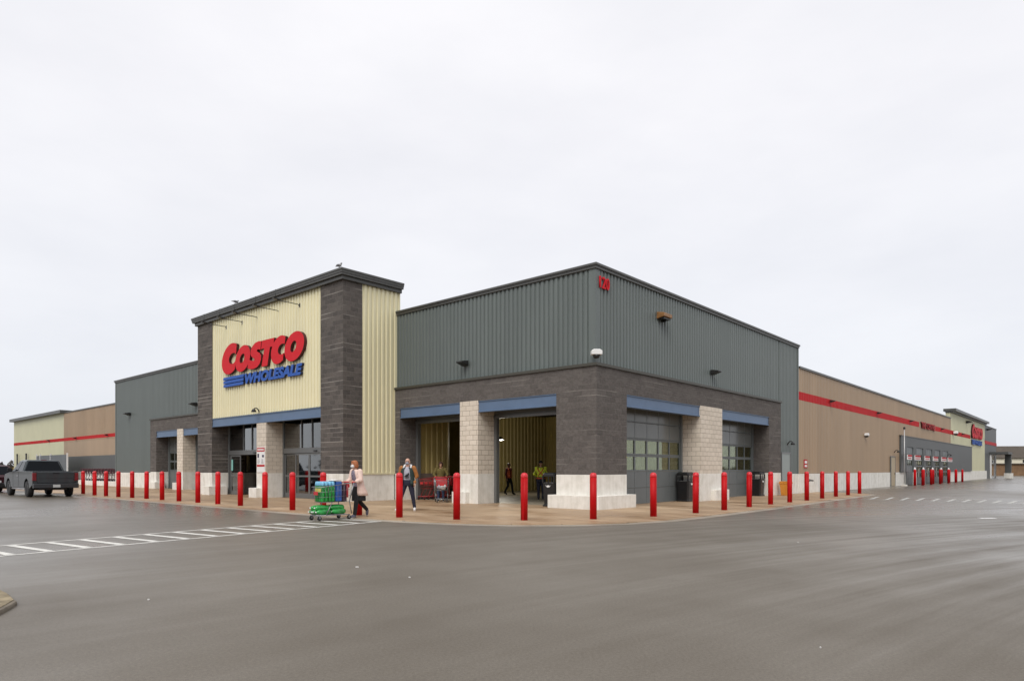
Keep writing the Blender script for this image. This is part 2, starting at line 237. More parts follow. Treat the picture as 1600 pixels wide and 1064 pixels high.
# ---------------------------------------------------------------- mesh helpers
class MB:
    def __init__(s): s.v = []; s.f = []; s.mi = []; s.sm = []; s.groups = []
    def add(s, vs, fs, mi=0, smooth=False):
        o = len(s.v); s.groups.append((o, o + len(vs), len(s.f), len(s.f) + len(fs))); s.v += [tuple(p) for p in vs]; s.f += [tuple(i + o for i in f) for f in fs]; s.mi += [mi] * len(fs); s.sm += [smooth] * len(fs); return s
    def box(s, x0, x1, y0, y1, z0, z1, mi=0, ch=0):
        if x0 > x1: x0, x1 = x1, x0
        if y0 > y1: y0, y1 = y1, y0
        return s.add([(x0, y0, z0), (x1, y0, z0), (x1, y1, z0), (x0, y1, z0), (x0, y0, z1), (x1, y0, z1), (x1, y1, z1), (x0, y1, z1)],
                     [(0, 3, 2, 1), (4, 5, 6, 7), (0, 1, 5, 4), (1, 2, 6, 5), (2, 3, 7, 6), (3, 0, 4, 7)], mi)
    def prism(s, poly, axis, a, b, mi=0):        # polygon extruded along an axis (0,1,2); poly given in the two other axes
        n = len(poly)
        def P(q, t):
            r = list(q); r.insert(axis, t); return tuple(r)
        vs = [P(q, a) for q in poly] + [P(q, b) for q in poly]
        return s.add(vs, [tuple(range(n))[::-1], tuple(range(n, 2 * n))] + [(i, (i + 1) % n, n + (i + 1) % n, n + i) for i in range(n)], mi)
    def rings(s, rs, mi=0, smooth=True, cap=True):
        n = len(rs[0]); vs = [p for r in rs for p in r]; fs = []
        for k in range(len(rs) - 1):
            for i in range(n): fs.append((k * n + i, k * n + (i + 1) % n, (k + 1) * n + (i + 1) % n, (k + 1) * n + i))
        if cap: fs += [tuple(range(n))[::-1], tuple(range((len(rs) - 1) * n, len(rs) * n))]
        return s.add(vs, fs, mi, smooth)
    def tube(s, pts, r, n=6, mi=0, smooth=True):
        pts = [Vector(p) for p in pts]; rs = []
        rr = r if isinstance(r, (list, tuple)) else [r] * len(pts)
        for i, p in enumerate(pts):
            d = (pts[min(i + 1, len(pts) - 1)] - pts[max(i - 1, 0)]).normalized()
            up = Vector((0, 0, 1)) if abs(d.z) < .9 else Vector((0, 1, 0))
            a = d.cross(up).normalized(); b = d.cross(a).normalized()
            rs.append([tuple(p + a * math.cos(2 * math.pi * k / n) * rr[i] + b * math.sin(2 * math.pi * k / n) * rr[i]) for k in range(n)])
        return s.rings(rs, mi, smooth)
    def lathe(s, prof, c=(0, 0, 0), n=20, mi=0, axis=2, smooth=True, sx=1, sy=1):
        rs = []
        for r, z in prof:
            ring = []
            for k in range(n):
                a = 2 * math.pi * k / n; q = [max(r, 1e-4) * math.cos(a) * sx, max(r, 1e-4) * math.sin(a) * sy]; q.insert(axis, z); ring.append((c[0] + q[0], c[1] + q[1], c[2] + q[2]))
            rs.append(ring)
        return s.rings(rs, mi, smooth)
    def ball(s, c, rx, ry, rz, n=14, m=9, mi=0):
        return s.rings([[(c[0] + rx * math.sin(t) * math.cos(2 * math.pi * k / n), c[1] + ry * math.sin(t) * math.sin(2 * math.pi * k / n), c[2] + rz * math.cos(t)) for k in range(n)] for t in [max(.02, min(math.pi - .02, math.pi * j / m)) for j in range(m + 1)]], mi)
    def corr(s, axis, fix, a0, a1, z0, z1, out, depth=.045, pitch=.22, mi=0):  # ribbed siding on a vertical plane
        prof = []; a = a0; sg = -1
        while a < a1 - 1e-6:
            for da, dd in ((0, 0), (pitch * .30, 0), (pitch * .42, depth), (pitch * .88, depth), (pitch, 0)):
                if a + da <= a1: prof.append((a + da, dd))
            a += pitch
        pr = [prof[0]]
        for q in prof[1:]:
            if q[0] - pr[-1][0] > 1e-5: pr.append(q)
        pr.append((a1, 0)) if a1 - pr[-1][0] > 1e-4 else None
        vs = []; fs = []
        for t, d in pr:
            for z in (z0, z1):
                vs.append((fix + out * d, t, z) if axis == 'v' else (t, fix + out * d, z))
        for i in range(len(pr) - 1): fs.append((2 * i, 2 * i + 2, 2 * i + 3, 2 * i + 1))
        return s.add(vs, fs, mi)
    def xf(s, M):
        s.v = [tuple(M @ Vector(p)) for p in s.v]; return s
    def build(s, name, mats, parent=None, loc=(0, 0, 0), rz=0, bevel=0, uv=True, fix=True, site=False):
        me = bpy.data.meshes.new(name); me.from_pydata(s.v, [], s.f)
        if not isinstance(mats, (list, tuple)): mats = [mats]
        for m in mats: me.materials.append(m)
        me.polygons.foreach_set('material_index', s.mi); me.polygons.foreach_set('use_smooth', s.sm)
        if fix:
            bm = bmesh.new(); bm.from_mesh(me); bmesh.ops.recalc_face_normals(bm, faces=bm.faces); bm.to_mesh(me); bm.free()
        if uv: box_uv(me)
        me.update()
        o = bpy.data.objects.new(name, me); COL.objects.link(o)
        if parent: o.parent = parent
        o.location = loc; o.rotation_euler = (0, 0, rz)
        if bevel:
            md = o.modifiers.new('bevel', 'BEVEL'); md.width = bevel; md.segments = 2; md.limit_method = 'ANGLE'; md.angle_limit = R(40)
        return o
def build_each(mb, name, m, parent, **k):      # every solid of the list becomes a part of its own
    f0 = 0; used = 0
    groups = mb.groups; os_ = []
    for a, b, c, d in groups:
        q = MB(); q.v = mb.v[a:b]; q.f = [tuple(i - a for i in f) for f in mb.f[c:d]]; q.mi = mb.mi[c:d]; q.sm = mb.sm[c:d]; os_.append(q.build(name, m, parent, **k))
    return os_
def box_uv(me):
    ul = me.uv_layers.new(name='UVMap') if not me.uv_layers else me.uv_layers[0]
    for p in me.polygons:
        n = p.normal; ax, ay, az = abs(n.x), abs(n.y), abs(n.z)
        for li in p.loop_indices:
            c = me.vertices[me.loops[li].vertex_index].co
            ul.data[li].uv = (c.x, c.y) if az > .75 else ((c.y, c.z) if ax > ay else (c.x, c.z))
def empty(name, loc=(0, 0, 0), rz=0, label=None, cat=None, group=None):
    o = bpy.data.objects.new(name, None); COL.objects.link(o); o.location = loc; o.rotation_euler = (0, 0, rz); o.empty_display_size = .2
    return tag(o, label, cat, group)
def tag(o, label=None, cat=None, group=None, kind=None):
    if label: o['label'] = label
    if cat: o['category'] = cat
    if group: o['group'] = group
    if kind: o['kind'] = kind
    return o
def copy_tree(o, parent=None):
    c = o.copy(); COL.objects.link(c)
    if parent: c.parent = parent
    for ch in list(o.children): copy_tree(ch, c)
    return c
def eval_mesh(o):      # bake modifiers / curve geometry into a plain mesh
    dg = bpy.context.evaluated_depsgraph_get(); dg.update()
    return bpy.data.meshes.new_from_object(o.evaluated_get(dg))
def text_obj(name, s, m, w, h, depth, parent=None, loc=(0, 0, 0), rz=0, bold=0, shear=0, mats=None):
    cu = bpy.data.curves.new('t', 'FONT'); cu.body = s; cu.size = 1; cu.extrude = .5; cu.offset = bold; cu.shear = shear; cu.resolution_u = 3
    to = bpy.data.objects.new('t', cu); COL.objects.link(to); me = eval_mesh(to); bpy.data.objects.remove(to)
    xs = [v.co.x for v in me.vertices]; ys = [v.co.y for v in me.vertices]; x0, x1, y0, y1 = min(xs), max(xs), min(ys), max(ys)
    for v in me.vertices:
        c = v.co.copy(); v.co = ((c.x - x0) / (x1 - x0) * w, -(c.z + .5) * depth, (c.y - y0) / (y1 - y0) * h)
    me.name = name; me.materials.clear()
    for q in (mats or [m]): me.materials.append(q)
    if mats:
        me.update()
        for p in me.polygons: p.material_index = 0 if p.normal.y < -.5 else 1
    o = bpy.data.objects.new(name, me); COL.objects.link(o); o.parent = parent; o.location = loc; o.rotation_euler = (0, 0, rz); return o
def outline_mb(mb, outer, holes=(), y0=0, y1=-.2, mats=(0, 1)):     # flat outline with holes in the x-z plane, given thickness
    cu = bpy.data.curves.new('c', 'CURVE'); cu.dimensions = '2D'; cu.fill_mode = 'BOTH'; cu.extrude = .5
    for pts in [outer] + list(holes):
        sp = cu.splines.new('POLY'); sp.points.add(len(pts) - 1); sp.use_cyclic_u = True
        for i, q in enumerate(pts): sp.points[i].co = (q[0], q[1], 0, 1)
    to = bpy.data.objects.new('c', cu); COL.objects.link(to); me = eval_mesh(to); bpy.data.objects.remove(to)
    vs = [(v.co.x, y0 + (v.co.z + .5) * (y1 - y0), v.co.y) for v in me.vertices]; me.update()
    for p in me.polygons: mb.add([vs[i] for i in p.vertices], [tuple(range(len(p.vertices)))], mats[0] if abs(p.normal.z) > .5 else mats[1])
    return mb

# ================================================================ THE GROUND
mb = MB(); mb.box(-400, 400, -120, 900, -.3, 0)
o = mb.build('asphalt_ground', asphalt); tag(o, kind='structure')
def site_obj(o, u=0, v=0, z=0, rz=0):
    o.location = W(u, v, z); o.rotation_euler = (0, 0, ROT + rz); return o
# pavement round the store: smooth outer edge
edge = [(-7.75, 60), (-7.75, 20), (-7.72, 8), (-7.75, 3.2), (-7.62, 1.2), (-7.25, -.5), (-6.55, -1.95), (-5.5, -3.05), (-4.2, -3.78), (-2.6, -4.12), (-.5, -4.2), (4.7, -4.12), (12, -3.85), (21.8, -3.42), (23.2, -2.4), (24.2, -.25)]
wl = edge + [(24.2, .06), (19.5, .06), (19.5, 12), (.6, 12), (.6, 60)]
mb = MB(); mb.prism(wl, 2, -.1, .028); o = mb.build('pavement', walkm); site_obj(o); tag(o, kind='structure')
def offset(poly, d):
    res = []
    for i, p in enumerate(poly):
        a = Vector(poly[max(0, i - 1)]); b = Vector(poly[min(len(poly) - 1, i + 1)]); t = (b - a).normalized(); n = Vector((-t.y, t.x)); res.append((p[0] - n.x * d, p[1] - n.y * d))
    return res
e2 = offset(edge, .32) if offset(edge, .32)[1][0] < edge[1][0] else offset(edge, -.32)
mb = MB()
for i in range(len(edge) - 1):
    mb.add([(*edge[i], .012), (*edge[i + 1], .012), (*e2[i + 1], .006), (*e2[i], .006), (*edge[i], -.1), (*edge[i + 1], -.1), (*e2[i + 1], -.1), (*e2[i], -.1)], [(0, 1, 2, 3), (2, 3, 7, 6), (0, 1, 5, 4)])
o = mb.build('gutter_strip', gutter_m); site_obj(o); tag(o, kind='structure')
# crossings painted on the asphalt
def strip(mb, a, b, w, z=.004):
    a = Vector(a[:2]); b = Vector(b[:2]); t = (b - a).normalized(); n = Vector((-t.y, t.x)) * w / 2
    mb.add([(a.x + n.x, a.y + n.y, z), (b.x + n.x, b.y + n.y, z), (b.x - n.x, b.y - n.y, z), (a.x - n.x, a.y - n.y, z)], [(0, 1, 2, 3)])
mb = MB()
fa, fb = g(-220, 870.5), g(500, 812.6); na, nb = g(-220, 889), g(606, 813.3)
strip(mb, fa, fb, .10); strip(mb, na, nb, .10)
fd = (fb - fa).normalized()
def on_line(a, b, px):     # point of a ground line seen in column px
    k = (px - 800) / F_PX; d = b - a; t = (k * a.y - a.x) / (d.x - k * d.y); return a + d * t
for x in (-125, -45, 14, 73, 125, 177, 225, 270, 313, 354, 391, 427, 461, 494, 524):
    p = on_line(fa, fb, x); q = na + (nb - na) * (((p - na).dot((nb - na).normalized())) / (nb - na).length)
    n = (q - p).normalized() * .08; strip(mb, p + n, q - n, .15, .0045)
o = mb.build('crossing_marking', paint_w); tag(o, kind='structure')
mb = MB()
fa, fb = g(1372, 776.2), g(1680, 785.5); na, nb = g(1340, 779.2), g(1680, 789.8)
strip(mb, fa, fb, .09); strip(mb, na, nb, .09)
for i in range(16):
    x = 1360 + i * 24.0; p = on_line(fa, fb, x + 12); q = on_line(na, nb, x)
    n = (q - p).normalized() * .08; strip(mb, p + n, q - n, .15, .0045)
o = mb.build('crossing_marking', mat('worn_paint', (.50, .50, .47), .7, var=.4, vscale=6, coord='Object')); tag(o, kind='structure')
# litter flecks on the lot
mb = MB()
for x, y, s in ((1542, 809.6, .22), (558, 886, .022), (640, 902, .012), (232, 937, .010), (1247, 847, .010), (1282, 1012, .005)):
    p = g(x, y); mb.box(p.x - s, p.x + s, p.y - s * .4, p.y + s * .4, .001, .012)
tag(mb.build('litter_flecks', white_m), kind='stuff', label='scraps of pale litter scattered on the asphalt', cat='litter')
# island kerb at the left edge
ki = [g(27, 945), g(15, 934), g(-8, 922), g(-90, 902), g(-300, 905), g(-330, 1000), g(-120, 990), g(-4, 963), g(16, 952)]
mb = MB(); mb.prism([(p.x, p.y) for p in ki], 2, -.05, .05)
cc = sum((Vector((p.x, p.y)) for p in ki), Vector((0, 0))) / len(ki)
isl = mb.build('island_kerb', mat('kerb_stone', (.20, .17, .13), .85, var=.35, vscale=6, coord='Object', bump=.3, bscale=30), bevel=.025); tag(isl, kind='structure')
mb = MB(); mb.prism([tuple(cc + (Vector((p.x, p.y)) - cc) * .95) for p in ki], 2, .0, .058)
tag(mb.build('island_soil', mat('soil', (.27, .22, .14), .95, var=.6, vscale=5, coord='Object', bump=.6, bscale=30)), kind='structure')

# ================================================================ THE STORE
store = empty('warehouse_store', W(0, 0), ROT, 'long one storey wholesale warehouse with ribbed metal walls, dark block arcades and cream entrance tower', 'store building')
S = store
CZ, BZ0, BZ1, CAP, WT, D = 1.23, 3.72, 4.17, 5.02, 8.42, .95     # concrete top, beam, arcade cap, wing top, recess depth
CLX = [(0, 0)]
def part(mb, name, m, **k):
    if name in ('concrete_base', 'block_column', 'corner_trim', 'door_surround', 'soffit', 'roof_coping', 'wall_core', 'doorway_dark_panel') and len(mb.groups) > 1: return build_each(mb, name, m, S, **k)
    return mb.build(name, m, S, **k)
# --- corner wing: brick and bases
mb = MB()
mb.box(0, 1.97, 0, 1.75, CZ, BZ1)                       # corner pillar
mb.prism([(0, 0), (17.64, 0), (17.64, D), (D, D), (D, 11.0), (0, 11.0)], 2, BZ1, CAP)
mb.box(0, D, 10.66, 11.0, CZ, BZ1)
mb.box(15.97, 17.64, 0, D, CZ, BZ1)
part(mb, 'block_wall', brick)
mb = MB()
mb.box(-.003, 1.973, -.003, 1.753, .02, CZ); mb.box(-.26, 2.2, -.26, 1.95, .02, .5)
mb.box(-.003, D, 10.657, 11.0, .02, CZ); mb.box(15.967, 17.643, -.003, D, .02, CZ + .004); mb.box(17.643, 20.71, .10, .6, .02, 1.16)
part(mb, 'concrete_base', conc, bevel=.012)
def pier(u0, u1, v0, v1, pl, m=cmu, top=BZ1 + .02, plz=.5):
    p = part(MB().box(u0, u1, v0, v1, CZ, top), 'pier', m)
    MB().box(u0 - .004, u1 + .004, v0 - .004, v1 + .004, .02, CZ).build('pier_base', conc, p, bevel=.01)
    MB().box(*pl, .02, plz).build('plinth', conc, p, bevel=.012)
pier(-.015, D, 5.72, 6.76, (-.25, .55, 6.2, 7.0))
pier(7.95, 10.16, -.015, D, (9.0, 10.4, -.25, .5), cmu)
def beam(axis, a0, a1, f):     # a steel channel with its flanges
    mb = MB(); h0, h1 = BZ0, BZ1
    prof = [(f + .28, h0), (f, h0), (f, h0 + .035), (f + .035, h0 + .045), (f + .035, h1 - .045), (f, h1 - .035), (f, h1), (f + .28, h1)]
    if axis == 'v': mb.prism(prof, 1, a0, a1)
    else: mb.prism(prof, 0, a0, a1)
    return part(mb, 'steel_beam', steel)
beam('v', 1.753, 5.72, .01); beam('v', 6.76, 10.657, .01); beam('u', 1.973, 7.95, .01); beam('u', 10.16, 15.967, .01)
# soffits and steel door surrounds behind the beams
mb = MB()
for a, b in ((1.753, 5.72), (6.76, 10.657)): mb.box(.29, D, a, b, 3.98, 4.06)
for a, b in ((1.973, 7.95), (10.16, 15.967)): mb.box(a, b, .29, D, 3.98, 4.06)
part(mb, 'soffit', trim2)
mb = MB()
for a, b in ((1.753, 5.72), (6.76, 10.657)):
    mb.box(D, D + .22, a - .3, b + .3, 3.55, 5.0); mb.box(D - .02, D + .16, a, a + .12, .03, 3.55); mb.box(D - .02, D + .16, b - .14, b, .03, 3.55); mb.box(D - .05, D + .0, a, b, 3.50, 3.62)
part(mb, 'door_surround', frame_m)
# cap flashing above the block
def cap(pts, z0, z1, w, name='roof_coping', m=trim, inner_w=.25):
    return part(MB().prism(pts, 2, z0, z1), name, m)
cap([(-.06, -.06), (17.72, -.06), (17.72, .35), (.35, .35), (.35, 11.0), (-.06, 11.0)], CAP, CAP + .10, 0, 'ledge_flashing', trim2)
# metal upper walls
M0 = .16
mb = MB(); mb.box(M0 + .02, M0 + .5, M0 + .02, 11.3, CAP + .1, WT); mb.box(M0 + .5, 20.71, M0 + .02, M0 + .5, CAP + .1, WT); mb.box(17.64, 20.71, M0 + .02, M0 + .5, 1.16, CAP + .1)
part(mb, 'wall_core', siding_dark)
mb = MB(); mb.corr('v', M0, M0 + .22, 11.02, CAP + .09, WT, -1); mb.corr('u', M0, M0 + .22, 17.72, CAP + .09, WT, -1); mb.corr('u', M0, 17.72, 20.62, 1.18, WT, -1)
part(mb, 'metal_siding', siding, fix=False)
mb = MB(); mb.prism([(M0 - .05, M0 - .05), (M0 + .24, M0 - .05), (M0 + .24, M0 + .005), (M0 + .005, M0 + .005), (M0 + .005, M0 + .24), (M0 - .05, M0 + .24)], 2, CAP + .1, WT); mb.box(20.60, 20.74, .08, .7, 1.16, WT); mb.box(M0 - .05, M0 + .1, 10.93, 11.0, CAP + .1, WT)
part(mb, 'corner_trim', siding)
part(MB().prism([(.06, .06), (20.80, .06), (20.80, .7), (.7, .7), (.7, 11.015), (.06, 11.015)], 2, WT, WT + .10).prism([(.02, .02), (20.84, .02), (20.84, .75), (.75, .75), (.75, 11.012), (.02, 11.012)], 2, WT + .10, WT + .19), 'roof_coping', trim, bevel=.01)

# --- entrance tower
TU = -2.77; TV0, TV1 = 11.02, 25.12; TB = .30
mb = MB()
mb.box(TU, -1.79, TV0, 12.72, CZ, 9.5); mb.box(TU, -1.79, 23.36, TV1, CZ, 9.5)
mb.box(-1.79, -.9, 23.36, 25.11, CZ, 4.4); mb.box(-1.79, -.9, TV0 + .1, 12.72, CZ, 4.4)
part(mb, 'block_column', block_mat('dark_block_tower', (.132, .117, .106), (.085, .076, .071), (.150, .135, .122), .4, .2, .010, .30, .7, lines=.6))
mb = MB(); mb.box(TU - .003, -1.79, TV0 - .003, 12.723, .02, CZ); mb.box(-1.79, .0, TV0 + .02, 12.723, .02, CZ); mb.box(TU - .003, -.9, 23.357, TV1 + .003, .02, CZ); mb.box(-.9, 0, 24, TV1, .02, CZ)
mb.box(TU - .25, -2.0, 23.15, 24.0, .02, .5)
part(mb, 'concrete_base', conc, bevel=.012)
mb = MB(); mb.box(TU + .12, TB - .1, 12.72, 23.36, BZ1 + .01, 9.5); mb.box(-1.79, TB - .06, TV0 + .06, 12.70, CZ, 9.5); mb.box(-1.79, TB - .06, 23.38, TV1 - .06, CZ + 3.2, 9.5)
part(mb, 'wall_core', siding_dark)
mb = MB(); mb.corr('v', TU + .09, 12.725, 23.36, BZ1 + .02, 9.48, -1, depth=.055, pitch=.25)
mb.corr('u', TV0 + .03, -1.785, TB - .05, CZ + .03, 9.48, -1, depth=.05, pitch=.24); mb.corr('u', TV1 - .03, -1.785, TB - .05, CZ + .03, 9.48, 1, depth=.05, pitch=.27)
part(mb, 'cream_siding', yellow, fix=False)
mb = MB(); mb.box(TB - .07, TB, TV0 - .01, TV1 + .01, 7.5, 9.48); mb.box(-.06, .0, TV0 - .02, TV0 + .03, CZ, 5.0); mb.box(-1.80, TB, TV0 - .02, TV0 + .03, CZ - .03, CZ + .03)
part(mb, 'corner_trim', yellow)
def ringprism(mb, p, z0, z1): mb.box(TU - p, TB + p * .14, TV0 - p, TV1 + p, z0, z1)
mb = MB(); ringprism(mb, .12, 9.46, 9.62); part(mb, 'eave_band', trim, bevel=.01)
mb = MB(); ringprism(mb, .22, 9.62, 9.71); ringprism(mb, .245, 9.71, 9.80); ringprism(mb, .27, 9.80, 9.89); part(mb, 'cornice', trim, bevel=.006)
mb = MB(); f = TU + .01
mb.prism([(f + .3, BZ0), (f, BZ0), (f, BZ0 + .035), (f + .035, BZ0 + .045), (f + .035, BZ1 - .045), (f, BZ1 - .035), (f, BZ1), (f + .3, BZ1)], 1, 12.725, 23.355); part(mb, 'steel_beam', steel)
pp = part(MB().box(TU + .03, -1.8, 17.54, 18.48, CZ, BZ0 - .002), 'pier', cmu_warm)
MB().box(TU + .026, -1.8, 17.536, 18.484, .02, CZ).build('pier_base', conc, pp, bevel=.01)
MB().box(TU - .25, TU + .55, 18.0, 18.75, .02, .5).build('plinth', conc, pp, bevel=.012)
part(MB().box(TU + .32, -1.0, 12.725, 23.355, BZ0 + .22, BZ0 + .3), 'soffit', trim2)
# glazed entrances
def entrance(v_hi, width, leaves, opened):
    e = MB(); z0 = .03
    H1, H2, H3 = 2.20, 2.45, BZ0 + .2
    e.box(0, width, 0, .14, H1, H2); e.box(0, width, 0, .1, H3 - .08, H3); e.box(0, .1, 0, .12, z0, H3); e.box(width - .1, width, 0, .12, z0, H3)
    for k in (.36, .55, .80): e.box(width * k - .03, width * k + .03, 0, .1, H2, H3 - .08)
    fr = e.build('entrance_frame', frame_m, S, loc=(-1.87, v_hi, 0), rz=-math.pi / 2, bevel=.005)
    MB().box(.1, width - .1, .045, .055, H2, H3 - .08).build('transom_pane', glass, fr)
    MB().box(width * .62 - .12, width * .62 + .12, -.05, 0, H1 + .06, H1 + .12).build('motion_sensor', black_m, fr)
    for i, (x0, x1, yy) in enumerate(leaves):
        l = MB(); l.box(x0, x0 + .07, yy, yy + .05, z0, H1 - .02); l.box(x1 - .07, x1, yy, yy + .05, z0, H1 - .02)
        l.box(x0 + .07, x1 - .07, yy, yy + .05, z0, .26); l.box(x0 + .07, x1 - .07, yy, yy + .05, H1 - .09, H1 - .02); l.box(x0 + .07, x1 - .07, yy, yy + .05, 1.05, 1.13)
        lf = l.build('sliding_door', frame_m, fr, bevel=.004)
        MB().box(x0 + .07, x1 - .07, yy + .02, yy + .03, .26, 1.05).box(x0 + .07, x1 - .07, yy + .02, yy + .03, 1.13, H1 - .09).build('door_pane', glass, lf)
    return fr
w1 = 23.36 - 18.48
fr = entrance(23.36, w1, [(.1, 1.15, .07), (.35, 1.45, 0), (3.4, 4.5, 0), (3.75, 4.78, .07)], True)
MB().box(.42, .60, -.012, -.002, 1.35, 1.95).build('door_notice', mat('notice_teal', (.25, .55, .5), .5), fr)
w2 = 17.54 - 12.72
entrance(17.54, w2, [(.1, 1.25, .07), (1.2, 2.43, 0), (2.43, 3.62, 0), (3.57, 4.72, .07)], False)
# what stands inside behind the entrance glass
mb = MB(); mb.box(0, 1.0, 12.9, 23.2, 3.95, 4.0); mb.box(6.5, 6.7, 12.9, 30, .03, 6)
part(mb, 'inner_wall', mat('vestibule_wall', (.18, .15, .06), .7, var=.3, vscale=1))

# --- left wing
mb = MB()
mb.box(0, D, 38.46, 39.54, CZ, BZ1); mb.box(0, D, TV1, 31.2, CZ, BZ1); mb.box(0, D, TV1, 39.54, BZ1, CAP)
part(mb, 'block_wall', brick)
mb = MB(); mb.box(-.003, D, 38.457, 39.543, .02, CZ); mb.box(-.003, D, TV1, 31.203, .02, CZ); mb.box(-.2, .5, 38.2, 39.7, .02, .5); mb.box(-.2, .5, 30.6, 31.4, .02, .5); mb.box(.10, .6, 39.543, 47.14, .02, 1.16)
part(mb, 'concrete_base', conc, bevel=.012)
pier(-.015, D, 33.84, 34.78, (-.25, .5, 34.3, 35.0))
beam('v', 31.203, 33.84, .01); beam('v', 34.78, 38.457, .01)
cap([(-.06, TV1), (.35, TV1), (.35, 39.62), (-.06, 39.62)], CAP, CAP + .1, 0, 'ledge_flashing', trim2)
mb = MB(); mb.box(M0 + .02, M0 + .5, TV1, 47.14, CAP + .1, WT); mb.box(M0 + .02, M0 + .5, 39.54, 47.14, 1.16, CAP + .1); mb.box(M0 + .5, 2.5, 46.7, 47.1, 1.16, WT); part(mb, 'wall_core', siding_dark)
mb = MB(); mb.corr('v', M0, TV1, 39.62, CAP + .09, WT, -1); mb.corr('v', M0, 39.62, 47.05, 1.18, WT, -1); part(mb, 'metal_siding', siding, fix=False)
mb = MB(); mb.box(.10, .3, 47.03, 47.16, 1.16, WT); part(mb, 'corner_trim', siding)
part(MB().box(.06, .7, TV1 + .5, 47.2, WT, WT + .10).box(.02, .75, TV1 + .5, 47.24, WT + .10, WT + .19), 'roof_coping', trim, bevel=.01)
part(MB().box(.29, D, 31.203, 38.457, 3.98, 4.06), 'soffit', trim2)

# --- overhead doors: sections, with glazed rows
def overhead_door(loc, rz, width, cols, h=3.95, glazed=(2, 3), upper=(4, 5), name='overhead_door'):
    nrow = 6; rh = (h - .03) / nrow; cw = (width - .3) / cols
    d = MB(); d.box(0, .15, -.02, .14, .03, h); d.box(width - .15, width, -.02, .14, .03, h)
    for r in range(nrow):
        z0 = .03 + r * rh; z1 = z0 + rh - .008
        if r in glazed:
            for k in range(cols + 1):
                x = .15 + k * cw; d.box(max(.15, x - .045), min(width - .15, x + .045), .04, .10, z0 + .06, z1 - .06)
            d.box(.15, width - .15, .04, .10, z0, z0 + .06); d.box(.15, width - .15, .04, .10, z1 - .06, z1)
        else:
            d.box(.15, width - .15, .045, .10, z0, z1)
            for k in range(cols + 1):
                x = .15 + k * cw; d.box(max(.15, x - .03), min(width - .15, x + .03), .035, .047, z0 + .005, z1 - .005)
            d.box(.15, width - .15, .036, .047, z0 + .002, z0 + .035)
    ob = d.build(name, panel_m, S, loc=loc, rz=rz, bevel=.004)
    for r in glazed:
        z0 = .03 + r * rh; z1 = z0 + rh - .008
        for k in range(cols):
            x = .15 + k * cw; MB().box(x + .045, x + cw - .045, .066, .072, z0 + .06, z1 - .06).build('window_pane', clearglass, ob)
    for r in upper:
        z0 = .03 + r * rh; z1 = z0 + rh - .008
        MB().box(.16, width - .16, .040, .0455, z0 + .045, z1 - .01).build('upper_panel', panel_hi, ob)
    return ob
overhead_door((1.973, .85, 0), 0, 7.95 - 1.973, 6)
overhead_door((10.16, .85, 0), 0, 15.967 - 10.16, 6)
overhead_door((.85, 33.84, 0), -math.pi / 2, 33.84 - 31.203, 4)
overhead_door((.85, 38.457, 0), -math.pi / 2, 38.457 - 34.78, 4)

# --- cart vestibule behind the corner arcade
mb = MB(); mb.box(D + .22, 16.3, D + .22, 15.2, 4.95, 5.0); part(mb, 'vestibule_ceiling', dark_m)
mb = MB(); mb.box(1.2, 3.17, 10.82, 10.95, CZ, 5); mb.box(3.1, 3.3, 10.95, 15.2, .03, 5); mb.box(3.3, 16.2, 15.22, 15.35, .03, 5); mb.box(16.22, 16.35, 1.0, 15.2, .03, 5); mb.box(15.967, 16.2, .96, 1.2, .03, 5)
mb.box(7.95, 10.16, .96, 1.2, .03, 5)
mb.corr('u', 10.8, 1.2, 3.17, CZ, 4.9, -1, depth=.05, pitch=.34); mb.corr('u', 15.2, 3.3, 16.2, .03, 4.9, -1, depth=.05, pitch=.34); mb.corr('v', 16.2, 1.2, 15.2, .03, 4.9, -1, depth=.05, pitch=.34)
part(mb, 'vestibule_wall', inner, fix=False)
part(MB().box(1.17, 3.17, 10.74, 10.94, .03, CZ), 'concrete_base', mat('grey_base', (.25, .2, .16), .8, var=.3, vscale=2))
mb = MB(); mb.box(4.2, 8.6, 15.05, 15.19, .03, 2.9); mb.box(16.02, 16.19, 11.2, 13.4, .03, 2.5); part(mb, 'doorway_dark_panel', dark_m)  # solid dark panels: the unlit depth of the store doorways put into colour
mb = MB(); mb.box(D + .3, 19.4, 15.5, 40, -.02, .035); mb.box(D + .05, 17.4, 1.1, 15.3, -.02, .035)
tag(site_obj(mb.build('inner_floor', mat('inner_floor', (.33, .29, .22), .45, var=.3, vscale=1, coord='Object'))), kind='structure')

# --- right front: brown wall, tyre bays, far cream tower, end block
BT = 7.28
BZ = 5.45
mb = MB(); mb.box(20.71, 72.12, .13, .7, 1.16, BT); part(mb, 'wall_core', brown)
mb = MB(); mb.corr('u', .11, 20.75, 72.12, 1.18, 5.45, -1, depth=.02, pitch=.3); mb.corr('u', .11, 20.75, 72.12, 5.93, BT, -1, depth=.02, pitch=.3); mb.corr('u', .11, 54.5, 62.6, 5.45, 5.93, -1, depth=.02, pitch=.3); part(mb, 'brown_siding', brown, fix=False)
mb = MB(); mb.corr('u', .105, 20.75, 54.5, 5.45, 5.93, -1, depth=.02, pitch=.3); mb.corr('u', .105, 62.6, 87.2, 5.45, 5.93, -1, depth=.02, pitch=.3) ; part(mb, 'red_stripe', stripe, fix=False)
part(MB().box(20.84, 72.12, .03, .75, BT, BT + .12), 'roof_coping', trim)
part(MB().box(20.71, 48.4, .05, .6, .0, 1.16).box(70.6, 103.5, .05, .6, .0, 1.2), 'concrete_base', conc)
bays = [(48.40, 51.2), (52.5, 55.7), (57.1, 60.2), (61.6, 64.7), (66.2, 69.4)]
mb = MB(); x = 46.2
mb.box(46.2, 87.5, -.06, .09, 3.42, 4.30)
